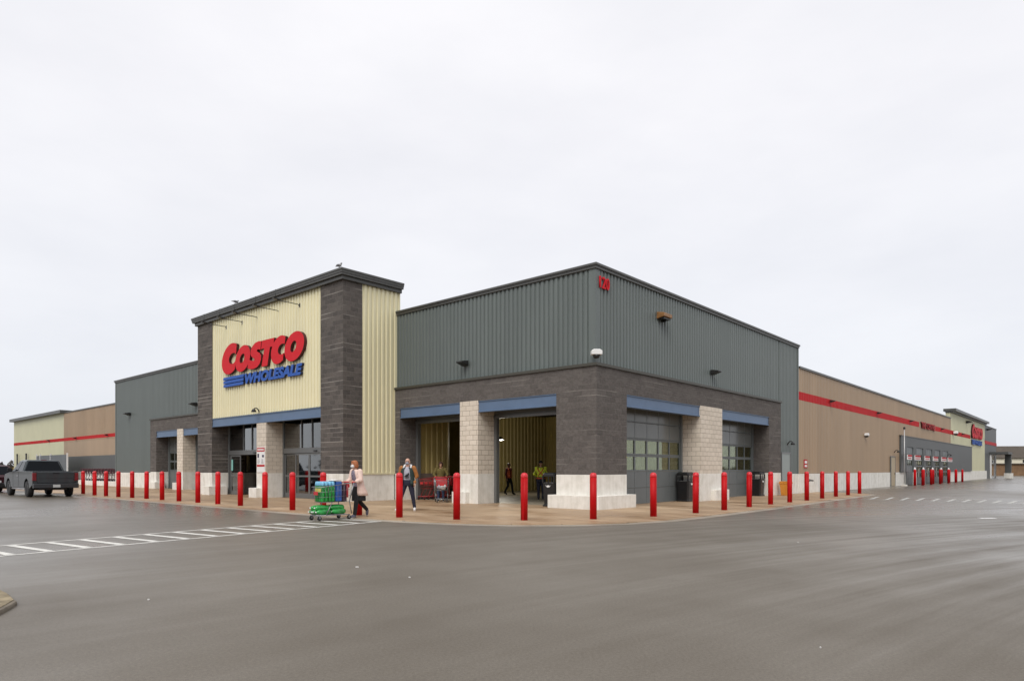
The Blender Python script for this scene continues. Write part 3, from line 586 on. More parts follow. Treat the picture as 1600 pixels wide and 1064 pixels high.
for a, b in bays: mb.box(x, a, -.06, .09, 1.16 if x > 46 and x < 47 else .0, 3.42); x = b
mb.box(69.4, 87.5, -.06, .09, 1.2, 3.42); part(mb, 'bay_wall', siding_dark)
part(MB().box(46.1, 87.6, -.10, .1, 4.30, 4.38), 'bay_coping', trim2)
for i, (a, b) in enumerate(bays):
    ob = overhead_door((a, -.02, 0), 0, b - a, 3, h=3.42, glazed=(1, 2, 3, 4) if i else (3, 4), upper=())
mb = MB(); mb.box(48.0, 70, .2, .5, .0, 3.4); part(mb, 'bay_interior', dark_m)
# far tower
mb = MB(); mb.box(72.12, 101.64, .12, .6, 1.2, 8.0); mb.corr('u', .10, 72.14, 101.6, 1.2, 5.44, -1, depth=.015, pitch=.3); mb.corr('u', .10, 72.14, 101.6, 5.94, 8.0, -1, depth=.015, pitch=.3); part(mb, 'pale_siding', yellow2, fix=False)
mb = MB(); mb.box(72.0, 101.7, -.15, .6, 7.98, 8.12); mb.box(71.9, 101.8, -.45, .8, 8.12, 8.42); part(mb, 'cornice', trim)
mb = MB(); mb.box(101.64, 115.93, .12, 6, .0, 7.9); part(mb, 'end_block', siding_dark)
part(MB().box(101.7, 115.9, .06, .12, 5.2, 5.68), 'red_stripe', stripe)
part(MB().box(101.6, 116.0, .04, .5, 7.9, 8.0), 'roof_coping', trim)
mb = MB(); mb.box(107.5, 113.8, -2.2, .1, 3.75, 4.1); mb.box(112.9, 113.6, -2.1, -1.3, .0, 3.75); part(mb, 'entrance_canopy', siding_dark)
mb = MB(); mb.box(107.6, 108.0, -.1, .1, .02, 3.75); mb.box(112.0, 112.3, -.1, .1, .02, 3.75); mb.box(107.6, 112.3, -.1, .1, 3.5, 3.75); ef = part(mb, 'entrance_frame', white_m)
MB().box(108.0, 112.0, -.02, .06, .02, 3.5).build('door_pane', glass, ef)
part(MB().box(112.7, 113.9, -2.3, -1.2, .0, .8), 'concrete_base', conc)
# left rear: brown, pale end block, low charcoal band
mb = MB(); mb.box(2.12, 2.6, 47.1, 68.5, 1.2, BT); part(mb, 'wall_core', brown)
mb = MB(); mb.corr('v', 2.12, 47.1, 68.54, 4.24, 4.37, -1, depth=.02, pitch=.3); mb.corr('v', 2.12, 47.1, 68.54, 4.69, BT, -1, depth=.02, pitch=.3); mb.box(2.11, 2.2, 47.1, 68.54, 2.70, 4.24); part(mb, 'brown_siding', brown, fix=False)
mb = MB(); mb.corr('v', 2.115, 47.1, 89.1, 4.37, 4.69, -1, depth=.02, pitch=.3); part(mb, 'red_stripe', stripe, fix=False)
part(MB().box(2.04, 2.7, 47.1, 68.5, BT, BT + .11), 'roof_coping', trim)
mb = MB(); mb.box(2.12, 4, 68.54, 89.12, 0, 7.3); part(mb, 'pale_siding', yellow2)
mb = MB(); mb.box(1.7, 2.9, 68.4, 89.4, 7.3, 7.62); part(mb, 'cornice', trim)
mb = MB(); mb.box(2.03, 2.12, 47.1, 68.3, 1.2, 2.72); part(mb, 'low_band', siding_dark)
mb = MB(); mb.box(1.95, 2.14, 47.1, 68.3, 0, 1.2); part(mb, 'concrete_base', conc)
# roof deck and rear walls
mb = MB(); mb.prism([(.6, .6), (115.8, .6), (115.8, 88.9), (2.7, 88.9), (2.7, 46.6), (.6, 46.6)], 2, 6.7, 6.9); mb.box(115.6, 115.8, 6, 88.9, 0, 7.2); mb.box(4, 115.6, 88.7, 88.9, 0, 7.2)
part(mb, 'roof_deck', roofm)
# rooftop unit seen over the brown parapet
ru = tag(site_obj(MB().box(-1.2, 1.2, -1, 1, 6.9, 8.0).box(-1.4, 1.4, -1.2, 1.2, 8.0, 8.15).build('rooftop_vent', mat('vent_metal', (.3, .3, .3), .5)), 55.5, 3.0), 'grey rooftop vent just showing above the brown wall parapet', 'roof vent')

# ================================================================ SIGNS
def ell(cx, cz, rx, rz, sh, a0, a1, n=40):
    r = []
    for i in range(n + 1):
        a = R(a0 + (a1 - a0) * i / n); dz = rz * math.sin(a); r.append((cx + rx * math.cos(a) + sh * dz, cz + dz))
    return r
def logo(loc, rz, sx=1, sz=1):
    root = empty('store_sign', loc, rz)
    T = lambda pts: [(x * sx, (z - 5.7) * sz) for x, z in pts]
    letters = []
    SH = .27
    # C: heavy round letter cut by a slanted line
    def cletter(cx, cz, rx, rz, hx, hz, hrx, hrz, cut):
        a = ell(cx, cz, rx, rz, SH, 0, 360, 72)[:-1]
        xc = lambda z: cut[0] + (z - cz) * cut[1]
        outer = [p for p in a[6:] + a[:6] if p[0] < xc(p[1])]
        # order: start just after the cut, going anticlockwise
        i0 = max(range(len(outer)), key=lambda i: (outer[i][1] > cz) * 10 - abs(outer[i][0] - xc(outer[i][1])))
        outer = outer[i0:] + outer[:i0]
        b = [p for p in ell(hx, hz, hrx, hrz, SH, 0, 360, 48)[:-1] if p[0] < xc(p[1])]
        j0 = max(range(len(b)), key=lambda i: (b[i][1] > hz) * 10 - abs(b[i][0] - xc(b[i][1])))
        b = b[j0:] + b[:j0]
        return [(xc(outer[0][1]), outer[0][1])] + outer + [(xc(outer[-1][1]), outer[-1][1])] + [(xc(b[-1][1]), b[-1][1])] + b[::-1] + [(xc(b[0][1]), b[0][1])]
    letters.append((cletter(1.18, 7.18, .95, .79, 1.42, 7.17, .40, .28, (1.76, .17)), ()))
    letters.append((ell(2.50, 7.05, .77, .66, SH, 0, 360, 48)[:-1], (ell(2.45, 7.06, .24, .235, .4, 0, 360, 28)[:-1],)))
    s_ = [(4.43, 7.70), (4.12, 7.72), (3.80, 7.68), (3.52, 7.55), (3.36, 7.38), (3.32, 7.2), (3.40, 7.06), (3.58, 6.96), (3.74, 6.90), (3.72, 6.83), (3.58, 6.81), (3.38, 6.84), (3.14, 6.93),
          (3.02, 6.5), (3.25, 6.43), (3.62, 6.405), (3.98, 6.46), (4.24, 6.60), (4.38, 6.80), (4.38, 6.98), (4.26, 7.12), (4.06, 7.2), (3.96, 7.25), (4.0, 7.32), (4.15, 7.33), (4.32, 7.27)]
    letters.append((s_, ()))
    letters.append(([(4.49, 7.70), (5.66, 7.70), (5.55, 7.30), (5.24, 7.30), (4.99, 6.43), (4.43, 6.43), (4.70, 7.30), (4.38, 7.30)], ()))
    letters.append((cletter(6.10, 7.065, .74, .655, 6.34, 7.07, .35, .25, (6.55, .22)), ()))
    letters.append((ell(7.43, 7.07, .83, .665, SH, 0, 360, 48)[:-1], (ell(7.36, 7.07, .24, .255, .38, 0, 360, 28)[:-1],)))
    for i, (o_, h) in enumerate(letters):
        mb = outline_mb(MB(), T(o_), [T(q) for q in h], -.03, -.17 - .002 * i)
        mb.build('letter', [signred, signred_d], root)
    for k in range(3):
        z = 5.74 + k * .185; mb = outline_mb(MB(), T([(.34 - k * .01, z), (2.50 + k * .03, z), (2.54 + k * .03, z + .145), (.36 - k * .01, z + .145)]), (), -.03, -.15)
        mb.build('sign_bar', [signblue, signblue_d], root)
    text_obj('wholesale_lettering', 'WHOLESALE', None, 5.4 * sx, .54 * sz, .12, root, (2.66 * sx, -.03, .02 * sz), 0, bold=.055, shear=.22, mats=[signblue, signblue_d])
    return root
ls = logo(W(-2.71, 22.15, 5.70), ROT - math.pi / 2)
tag(ls, 'large red and blue COSTCO WHOLESALE sign on the cream entrance tower', 'sign')
ls2 = logo(W(87.3, .07, 4.72), ROT, 1.25, 1.22)
tag(ls2, 'distant COSTCO WHOLESALE sign on the pale block at the far right', 'sign')
t = text_obj('street_number', '120', signred, .60, .42, .05, None, W(.32, .1, 7.78), ROT, bold=.01); tag(t, 'red street number 120 high at the grey corner', 'number sign')
t = text_obj('department_sign', 'TIRE CENTRE', signred_d, 7.0, .62, .1, None, W(55.0, .08, 5.38), ROT, bold=.02, mats=[stripe, signred_d]); tag(t, 'red TIRE CENTRE lettering set in the gap of the long stripe', 'sign')
# entrance notice on the pier of the tower
notice = tag(MB().box(0, .78, -.02, 0, 0, 1.25).build('entrance_notice', white_m, None, loc=W(TU + .022, 18.40, 1.27), rz=ROT - math.pi / 2), 'white notice board with red header on the pale pier between the doors', 'notice')
MB().box(.02, .76, -.026, -.021, 1.02, 1.22).build('header_band', stripe, notice)
MB().box(.02, .76, -.026, -.021, .28, .38).build('footer_band', stripe, notice)
mb = MB()
for k in range(9): mb.box(.08 + k * .07, .08 + k * .07 + .045, -.030, -.027, 1.07, 1.17)
mb.build('header_lettering', white_m, notice)
mb = MB(); mb.box(.06, .22, -.026, -.022, .72, .92); mb.box(.52, .70, -.026, -.022, .74, .86)
for r in range(4):
    for c_ in (.06, .44): mb.box(c_, c_ + random.uniform(.18, .27), -.026, -.022, .62 - r * .06, .635 - r * .06)
mb.build('printed_text', mat('print_dark', (.05, .04, .08), .6), notice)
# tyre bay number boards
for i, (a, b) in enumerate([(45.9, 47.6), (48.9, 51.3), (53.3, 55.6), (57.4, 59.9), (61.9, 64.6), (65.7, 68.3)]):
    r = tag(MB().box(0, b - a, -.06, 0, 0, .44).build('bay_sign', white_m, None, loc=W(a, -.55, 2.24), rz=ROT), 'small red and white board hanging before the tire bays, %s from the left' % ('first', 'second', 'third', 'fourth', 'fifth', 'last')[i], 'sign', 'boards over the tire bays')
    MB().box(.02, b - a - .02, -.066, -.061, .26, .43).build('red_band', stripe, r)
    mb = MB()
    for k in range(6): mb.box(.15 + k * (b - a - .3) / 6, .15 + (k + .6) * (b - a - .3) / 6, -.066, -.061, .07, .2)
    mb.build('red_lettering', stripe, r)
    MB().box(.3, .34, -.03, .46, .44, .48).box(b - a - .34, b - a - .3, -.03, .46, .44, .48).build('bracket', frame_m, r)

# ================================================================ FITTINGS ON THE WALLS
def wall_lamp(loc, rz, label, sc_=1.0):
    r = empty('wall_lamp', loc, rz, label, 'wall lamp', 'dark wedge lamps on the store walls')
    MB().box(-.09, .09, -.05, 0, -.10, .10).build('back_plate', lampm, r, bevel=.01)
    p = [(-.05, -.11), (-.05, .11), (-.42, .05), (-.42, .0)]
    MB().prism(p, 0, -.18, .18).build('lamp_hood', lampm, r, bevel=.01)
    r.scale = (sc_,) * 3; return r
LR = ROT - math.pi / 2
wall_lamp(W(.12, 6.52, 5.77), LR, 'dark wedge lamp on grey siding between tower and corner')
wall_lamp(W(9.3, .12, 5.78), ROT, 'dark wedge lamp on grey siding right of the corner, above the pale pier')
wall_lamp(W(.12, 43.91, 5.73), LR, 'dark wedge lamp on the left wing, the farther from the tower', 1.1)
wall_lamp(W(.12, 32.0, 5.73), LR, 'dark wedge lamp on the left wing, close beside the tower', 1.1)
for u, n in ((26.59, 'nearest the grey wing'), (38.6, 'second along from the grey wing'), (50.27, 'just left of the tire lettering'), (66, 'just right of the tire lettering'), (80, 'on the pale far block')):
    wall_lamp(W(u, .06, 5.79), ROT, 'dark lamp on the long red stripe at right, ' + n, .75)
for v, n in ((73.63, 'farthest left'), (64.29, 'middle one'), (55.21, 'nearest the grey wing')): wall_lamp(W(2.05, v, 4.56), LR, 'dark lamp on the red stripe at the left end, ' + n, .7)
wall_lamp(W(104.02, .1, 7.42), ROT, 'small dark lamp high on the charcoal end block', 1.5)
wall_lamp(W(83.5, .05, 7.45), ROT, 'small dark lamp high on the pale block left of the far sign', 1.5)
def goose(loc, rz, label):
    r = empty('door_lamp', loc, rz, label, 'door lamp', 'small dark lamps over doors')
    MB().tube([(0, 0, -.1), (0, -.06, .02), (0, -.14, .10), (0, -.26, .08), (0, -.30, 0)], .03, 8).build('lamp_arm', lampm, r)
    MB().lathe([(.05, .05), (.09, 0), (.13, -.10), (.11, -.10)], (0, -.30, 0), 14).build('lamp_shade', lampm, r); return r
goose(W(TU + .05, 18.23, 4.34), LR, 'dark gooseneck lamp over the beam of the tower entrance')
goose(W(19.0, .12, 2.88), ROT, 'dark lamp above the grey service door')
goose(W(44.33, .08, 2.93), ROT, 'dark lamp above the narrow door in the brown wall')
goose(W(68.9, -.08, 3.0), ROT, 'dark lamp after the last tire bay')
# amber strobe box, white cameras
r = empty('amber_floodlight', W(4.7, .12, 7.5), ROT, 'rusty amber box light high on the grey corner wall', 'floodlight')
MB().prism([(0, -.12), (-.34, -.05), (-.34, .09), (0, .16)], 0, -.33, .33).build('light_body', mat('amber_box', (.30, .15, .055), .45, var=.4, vscale=4), r, bevel=.015)
MB().box(-.28, .28, -.30, -.02, -.135, -.09).build('light_lens', lampm, r); MB().box(.05, .12, -.2, 0, -.2, -.13).build('bracket', lampm, r)
def dome_cam(loc, rz, label, s=1, group=None):
    r = empty('security_camera', loc, rz, label, 'camera', group)
    MB().prism([(-.19, -.09), (.19, -.09), (.19, .05), (.10, .10), (-.10, .10), (-.19, .05)], 1, -.26, 0).build('camera_housing', white_m, r, bevel=.02)
    MB().lathe([(.0, -.13), (.08, -.12), (.12, -.07), (.125, .0)], (0, -.13, -.08), 16).build('camera_dome', black_m, r); r.scale = (s,) * 3; return r
dome_cam(W(.08, .08, 5.46), ROT - math.pi / 4, 'white dome camera on the grey corner above the block ledge')
dome_cam(W(35.06, .08, 3.98), ROT, 'small white camera on the brown wall at right')
dome_cam(W(.5, 47.3, 6.3), ROT, 'white camera at the left end of the grey wing', 1.3)
dome_cam(W(73.5, .0, 5.7), ROT, 'white camera where the red stripe reaches the pale block', 1.6)
# long arms that hold the sign lights
for v in (21.78, 20.01, 18.43, 16.39, 14.57):
    n = {21.78: 'leftmost', 20.01: 'second from the left', 18.43: 'middle', 16.39: 'second from the right', 14.57: 'rightmost'}[v]
    r = empty('sign_light', W(TU + .08, v, 8.99), LR, 'long armed sign light under the tower eave, ' + n, 'sign light', 'arm lights above the big sign')
    MB().tube([(0, 0, -.05), (0, -.1, 0), (0, -1.12, .0)], .018, 6).build('lamp_arm', lampm, r); MB().box(-.06, .06, -.03, 0, -.12, .06).build('wall_plate', lampm, r)
    MB().prism([(-1.0, -.0), (-1.0, .05), (-1.32, .08), (-1.32, .02)], 0, -.08, .08).build('lamp_head', lampm, r, bevel=.008)
    MB().tube([(0, -1.2, .06), (0, -1.2, .47)], .012, 5).build('hanger', lampm, r)
# service doors
def service_door(u0, u1, z1, m, y, label=None):
    d = MB().box(0, u1 - u0, -.05, .02, 0, z1).build('service_door', m, S, loc=(u0, y, .03)); 
    MB().box(-.06, 0, -.07, .02, 0, z1 + .08).box(u1 - u0, u1 - u0 + .06, -.07, .02, 0, z1 + .08).box(0, u1 - u0, -.07, .02, z1, z1 + .08).build('door_frame', frame_m, d)
    MB().box(u1 - u0 - .16, u1 - u0 - .08, -.10, -.05, .95, 1.1).build('handle', lampm, d)
service_door(17.95, 19.2, 2.25, mat('pale_grey_door', (.26, .30, .29), .4), .1)
service_door(42.8, 44.2, 2.4, mat('tan_door', (.42, .34, .22), .5), .045)
# fire connection and its sign
f = tag(MB().box(-.28, .28, -.03, 0, -.22, .28).build('fire_sign', stripe, None, loc=W(21.91, .09, 1.72), rz=ROT), 'small red and white plate on the brown wall just right of the grey wing', 'sign')
MB().box(-.20, .20, -.036, -.031, .04, .2).box(-.20, .2, -.036, -.031, -.16, -.04).build('white_field', white_m, f)
f = tag(MB().tube([(-.28, -.25, .0), (0, -.18, .04), (.28, -.25, .0)], .05, 8).tube([(0, .0, .04), (0, -.18, .04)], .06, 8).lathe([(.07, -.04), (.08, 0), (.07, .04)], (-.28, -.25, 0), 10).lathe([(.07, -.04), (.08, 0), (.07, .04)], (.28, -.25, 0), 10).build('fire_connection', mat('brass_dark', (.10, .09, .08), .4, metal=.6), None, loc=W(21.95, .05, .75), rz=ROT), 'twin hose connection on the concrete base under the red plate', 'hose connection')
# drain pole with lamp by the tyre bays and gas meter
f = empty('lamp_pole', W(45.15, -.5, 0), ROT, 'thin pale pole standing by the first tire bay', 'pole')
MB().tube([(0, 0, 0), (0, 0, 4.8)], .04, 8).build('pole', mat('galvanised', (.5, .5, .5), .4, metal=.4), f); MB().ball((0, 0, 4.9), .09, .09, .12).build('pole_cap', lampm, f)
MB().box(-.2, .2, -.2, .2, 0, .12).build('base_plate', conc, f)

# ================================================================ BOLLARDS
BOL = [(7, 762), (130, 772), (147.8, 774.5), (165.6, 775.7), (185, 777), (206.6, 778.3), (228.9, 779.9), (253.3, 781.8), (279.7, 783.8), (309.2, 786.2), (340.3, 788.5), (375.6, 791), (414, 794.4), (457, 798), (505, 802), (561, 806), (624, 809.5), (713.5, 812.8), (819, 814), (927, 812.4), (1021, 808), (1087, 802.6), (1131.6, 798), (1170.5, 793), (1204, 789), (1234, 785.5), (1260.6, 782.6), (1284.6, 779.5), (1306, 776.4), (1325, 774), (1343, 771.8)]
BL = ['behind the parked pickup at the far left', 'first to the right of the pickup', 'second to the right of the pickup', 'third to the right of the pickup', 'fourth to the right of the pickup, before the grey wing', 'fifth to the right of the pickup', 'before the left edge of the block arcade', 'left of the slim pier of the left arcade', 'before the slim pier of the left arcade', 'left of the tower column base', 'before the tower column base at its left foot', 'before the open entrance door', 'before the pier with the white notice', 'before the closed glass doors', 'behind the green packs in the loaded cart', 'behind the woman in the pink coat', 'beside the man in the grey hoodie', 'left of the pale pier of the open arcade', 'before the wide open doorway', 'before the corner pillar of the block arcade', 'before the first big glazed door', 'before the first black bin', 'right of the pale pier on the right front', 'before the second big glazed door', 'right of the second black bin', 'beside the orange bin', 'under the small red plate', 'third from last in the right hand row', 'second from last but one, in the right hand row', 'last but one of the right hand row', 'last of the right hand row']
BL[27], BL[28] = 'fourth from the end of the right hand row', 'third from the end of the right hand row'
prof = [(.098, 0), (.098, 1.16), (.104, 1.16), (.104, 1.20), (.100, 1.235), (.086, 1.27), (.062, 1.293), (.03, 1.305), (.0, 1.308)]
b0 = empty('bollard', (0, 0, 0)); MB().lathe([(.098, 0), (.098, 1.18)], n=20).build('post', red_m, b0)
MB().lathe([(.099, 1.17), (.0995, 1.20), (.097, 1.235), (.086, 1.27), (.062, 1.293), (.03, 1.305), (.0, 1.308)], n=20).build('cap', mat('bollard_cap', (.62, .02, .03), .33, coord='Object', var=.08), b0)
for ch in b0.children: ch.data.polygons[0].use_smooth = False
for i, (x, y) in enumerate(BOL):
    b = b0 if i == 0 else copy_tree(b0)
    p = g(x, y); b.location = (p.x, p.y, .02); b.rotation_euler.z = random.random() * 6
    if i: b.rotation_euler.x = random.uniform(-.008, .008)
    tag(b, 'red round topped bollard ' + BL[i], 'bollard', 'red bollards along the pavement edge')
# bay posts at the tyre centre: thick red posts with white guards beside them
tb = None
for i, u in enumerate((48.0, 51.8, 56.3, 60.9, 65.4, 69.9)):
    for s in (0, 1):
        if tb is None: tb = MB().lathe([(.11, 0), (.11, 1.3), (.08, 1.38), (0, 1.42)], n=14).build('bay_post', red_m)
        o = tb if (i == 0 and s == 0) else tb.copy()
        if o is not tb: COL.objects.link(o)
        o.location = W(u + .55 * s, -.75 - .5 * s, 0)
        tag(o, 'thick red post before the tire bays, %s of the %s pair' % (('back one', 'front one')[s], ('first', 'second', 'third', 'fourth', 'fifth', 'sixth')[i]), 'post', 'red posts by the tire bays')
    if i < 5:
        o = MB().box(-.34, .34, -.1, .1, 0, 1.15).ball((0, 0, 1.3), .14, .1, .3).build('door_guard', white_m, None, loc=W(u + 1.3, -.5, 0), rz=ROT, bevel=.03)
        tag(o, 'white guard post beside the %s tire bay opening' % ('first', 'second', 'third', 'fourth', 'fifth')[i], 'guard post', 'white guards by the tire bays')

# ================================================================ BINS
def bin_(loc, rz, label):
    r = empty('litter_bin', loc, rz, label, 'bin', 'tall black litter bins')
    MB().rings([[(x * a, y * a, z) for x, y in ((-.27, -.22), (-.22, -.27), (.22, -.27), (.27, -.22), (.27, .22), (.22, .27), (-.22, .27), (-.27, .22))] for z, a in ((0, 1.12), (.05, 1.12), (.08, .96), (.85, 1.10), (.88, 1.12))], smooth=False).build('bin_body', black_m, r, bevel=.01)
    h = MB()
    for sx in (-1, 1):
        for sy in (-1, 1): h.box(sx * .30, sx * .24, sy * .30, sy * .24, .88, 1.14)
    h.rings([[(x * a, y * a, z) for x, y in ((-.27, -.22), (-.22, -.27), (.22, -.27), (.27, -.22), (.27, .22), (.22, .27), (-.22, .27), (-.27, .22))] for z, a in ((1.12, 1.14), (1.19, 1.14), (1.24, 1.02), (1.27, .8))], smooth=False)
    h.box(-.02, .02, -.29, -.26, .88, 1.14)
    hd = h.build('bin_hood', black_m, r, bevel=.012)
    MB().box(-.25, .25, -.25, .25, .885, .89).build('bin_liner', mat('liner_grey', (.35, .35, .34), .5), r)
    mb = outline_mb(MB(), [(-.13, .80), (-.07, .77), (0, .80), (.08, .77), (.14, .80), (.05, .72), (-.04, .71)], (), -.303, -.309); mb.build('bin_sticker', white_m, r)
    return r
bin_(W(7.55, .50, .03), ROT, 'tall black litter bin beside the pale pier, next to the first glazed door')
bin_(W(15.5, .45, .03), ROT, 'tall black litter bin right of the second glazed door')
bin_(W(.62, 2.38, .03), LR, 'tall black litter bin in the open doorway, half behind the corner plinth')
def ogbin(loc):
    r = empty('grit_bin', loc, ROT, 'tapered orange plastic bin against the concrete base by the grey door', 'bin')
    om = mat('orange_plastic', (.62, .25, .035), .45, var=.15, vscale=3)
    MB().rings([[(x * a, y * a, z) for x, y in ((-.25, -.25), (.25, -.25), (.25, .25), (-.25, .25))] for z, a in ((0, .74), (.62, 1.0), (.63, 1.1), (.70, 1.1))], smooth=False).build('bin_body', om, r, bevel=.02)
    MB().box(-.26, .26, -.26, .26, .70, .75).build('lid', om, r, bevel=.015)
ogbin(W(17.2, -.42, .03))

# ================================================================ SHOPPING CARTS (front towards -y)
redp = mat('red_plastic', (.50, .025, .03), .4, var=.1, vscale=4); redd = mat('cart_red_wire', (.30, .03, .03), .4)
def cart(loc, rz, label, group='shopping carts', wire=None, plastic=None):
    w = wire or chrome; redp = plastic or globals()['redp']
    r = empty('shopping_cart', loc, rz, label, 'shopping cart', group)
    b = MB(); fw, rw, zt, zb = .25, .30, 1.02, .50
    def cr(t, z):  # basket outline: t 0 front .. 1 rear, z 0 bottom .. 1 top
        y = (-.44 + .07 * (1 - z)) * (1 - t) + .46 * t; x = (fw + (rw - fw) * t) * (.86 + .14 * z); return x, y, zb + (zt - .10 * (1 - t) - zb) * z
    for k in range(4):
        z = k / 3; x0, y0, z0 = cr(0, z); x1, y1, z1 = cr(1, z); q = .005 if k < 3 else .010
        b.tube([(x1, y1, z1), (x0, y0, z0), (-x0, y0, z0), (-x1, y1, z1), (x1, y1, z1)], q, 4)
    for k in range(10):
        t = k / 9; x0, y0, z0 = cr(t, 0); x1, y1, z1 = cr(t, 1)
        for s in (-1, 1): b.tube([(s * x0, y0, z0), (s * x1, y1, z1)], .004, 4)
        b.tube([(-x0, y0, z0), (x0, y0, z0)], .004, 4)
    for k in range(7):
        f_ = -1 + 2 * k / 6; x0, y0, z0 = cr(0, 0); x1, y1, z1 = cr(0, 1); b.tube([(f_ * x0, y0, z0), (f_ * x1, y1, z1)], .004, 4)
    b.build('basket', w, r, uv=False)
    c = MB()
    for s in (-1, 1):
        c.tube([(s * .30, .58, 1.04), (s * .30, .50, .80), (s * .28, .44, .50), (s * .27, .52, .16), (s * .26, .40, .14), (s * .20, -.52, .14)], .015, 6)
        c.tube([(s * .25, -.30, .15), (s * .24, -.1, .50)], .012, 6)
    c.tube([(-.20, -.52, .14), (.20, -.52, .14)], .015, 6); c.tube([(-.26, .40, .14), (.26, .40, .14)], .012, 6)
    for k in range(8): x = -.18 + k * .05; c.tube([(x, -.50, .15), (x, .40, .15)], .005, 4)
    c.build('chassis', w, r, uv=False)
    MB().tube([(-.31, .585, 1.045), (.31, .585, 1.045)], .022, 8).build('handle', redp, r)
    MB().box(-.25, .25, .40, .43, .62, .95).box(-.25, .25, .44, .47, .90, 1.0).build('child_seat', redp, r, bevel=.008)
    MB().box(-.10, .10, -.475, -.46, .70, .80).build('front_plate', redp, r, bevel=.006)
    for x, y in ((-.2, -.48), (.2, -.48), (-.25, .44), (.25, .44)):
        cw = MB().lathe([(.02, -.018), (.06, -.016), (.062, 0), (.06, .016), (.02, .018)], (x, y, .062), 14, axis=0).build('caster', rubber, r)
        MB().box(x - .028, x - .022, y - .02, y + .02, .05, .14).box(x + .022, x + .028, y - .02, y + .02, .05, .14).box(x - .028, x + .028, y - .02, y + .02, .12, .14).build('fork', w, cw)
    return r
HU = R(-41.515) ; HU = math.atan2(-math.sin(ANG) if False else -.6628, .7488)
CARTP = Vector((-5.12, 18.86, .004))
cart(CARTP, HU, 'loaded wire shopping cart that the woman in pink pushes over the crossing', 'shopping carts in use')
CM = Matrix.Translation(CARTP) @ Matrix.Rotation(HU, 4, 'Z')
grn = mat('green_wrap', (.02, .34, .06), .22, var=.7, vscale=9, coord='Object', coat=.4); blu = mat('blue_wrap', (.025, .11, .42), .3, var=.5, vscale=8, coord='Object', coat=.3)
lbl = mat('cap_light_blue', (.20, .50, .72), .3, var=.3, vscale=20, coord='Object'); yel = mat('label_yellow', (.70, .62, .08), .4, var=.4, vscale=15, coord='Object')
def goods(name, label, cat, x, y, z, group=None, rz=0): return empty(name, CM @ Vector((x, y, z)), HU + rz, label, cat, group)
def bottle_pack(x, y, z, label, n=(3, 2)):
    r = goods('bottle_pack', label, 'bottle pack', x, y, z, 'green bottle packs standing in the cart')
    w_, d_ = .40, .20
    mb = MB()
    for i in range(4):
        for j in range(2): mb.lathe([(.040, 0), (.048, .02), (.048, .36), (.044, .42), (.022, .50), (.018, .52)], (-.15 + i * .10, -.05 + j * .10, 0), 12)
    mb.build('bottles', grn, r)
    mb = MB()
    for i in range(4):
        for j in range(2): mb.lathe([(.047, .44), (.050, .47), (.046, .53), (.03, .56), (0, .565)], (-.15 + i * .10, -.05 + j * .10, 0), 10)
    mb.build('bottle_caps', lbl, r)
    for sx in (1,):
        MB().box(-.205, -.200, -.08, .08, .27, .37).box(-.14, .14, -.106, -.101, .27, .37).ball((-.203, 0, .33), .006, .06, .05).build('pack_label', yel, r)
    mb = MB(); mb.box(-.203, -.2, -.06, .06, .12, .17); mb.build('pack_print', mat('print_white', (.6, .7, .6), .4), r)
bottle_pack(0, -.29, .515, 'green bottle pack with pale blue caps, nearest the front of the cart')
bottle_pack(0, -.07, .515, 'green bottle pack with pale blue caps, second from the front of the cart')
r = goods('paper_pack', 'big blue plastic wrapped pack with a tan round picture, upright in the cart', 'pack', 0, .15, .515)
MB().box(-.21, .21, -.10, .10, 0, .56).build('pack_body', blu, r, bevel=.03)
tanm = mat('picture_tan', (.62, .38, .20), .5, var=.4, vscale=14, coord='Object')
MB().ball((-.212, -.01, .41), .008, .085, .085).build('pack_picture', tanm, r); 
mb = MB()
for k in range(3): mb.ball((-.212, -.04 + k * .04, .20 + .02 * k), .006, .013, .09)
mb.build('pack_print', white_m, r); MB().box(-.19, .19, -.09, .09, .56, .575).build('pack_top', white_m, r, bevel=.006)
r = goods('carton', 'dark carton with a pink and white picture at the rear of the cart', 'carton', 0, .34, .515)
MB().box(-.19, .19, -.07, .07, 0, .46).build('carton_body', mat('carton_dark', (.05, .025, .045), .5, var=.6, vscale=9, coord='Object'), r, bevel=.01)
MB().ball((-.192, 0, .34), .006, .05, .06).build('carton_picture', tanm, r); MB().box(-.197, -.19, -.05, .05, .06, .2).build('carton_print', mat('carton_pink', (.5, .28, .3), .5, var=.4, vscale=20), r)
r = goods('flyer', 'white paper flyer lying on top of the goods in the cart', 'flyer', .02, .12, 1.10)
MB().rings([[(-.2, -.16, 0), (.2, -.16, .01), (.2, -.16, .014), (-.2, -.16, .004)], [(-.2, 0, .03), (.2, 0, .02), (.2, 0, .024), (-.2, 0, .034)], [(-.2, .2, .0), (.2, .2, .02), (.2, .2, .024), (-.2, .2, .004)]]).build('sheet', white_m, r)
for k, (x, y) in enumerate(((-.08, -.36), (.09, -.33), (-.06, .12), (.10, .14))):
    r = goods('water_pack', 'round green bottle pack lying on the lower rack, %s' % ('front near side', 'front far side', 'rear near side', 'rear far side')[k], 'bottle pack', x, y, .155, 'green packs on the lower cart rack')
    mb = MB()
    for t_ in range(3):
        mb.lathe([(.02, -.22), (.045, -.20), (.072, -.14), (.078, .0), (.078, .17), (.06, .21), (.0, .215)], (-.07 + t_ * .07, 0, .08 + (.11 if t_ == 1 else 0)), 12, axis=1)
    mb.build('bottles', grn, r)
    mb = MB()
    for t_ in range(3): mb.lathe([(0, -.252), (.02, -.25), (.02, -.22)], (-.07 + t_ * .07, 0, .08 + (.11 if t_ == 1 else 0)), 8, axis=1)
    mb.build('bottle_caps', white_m, r)

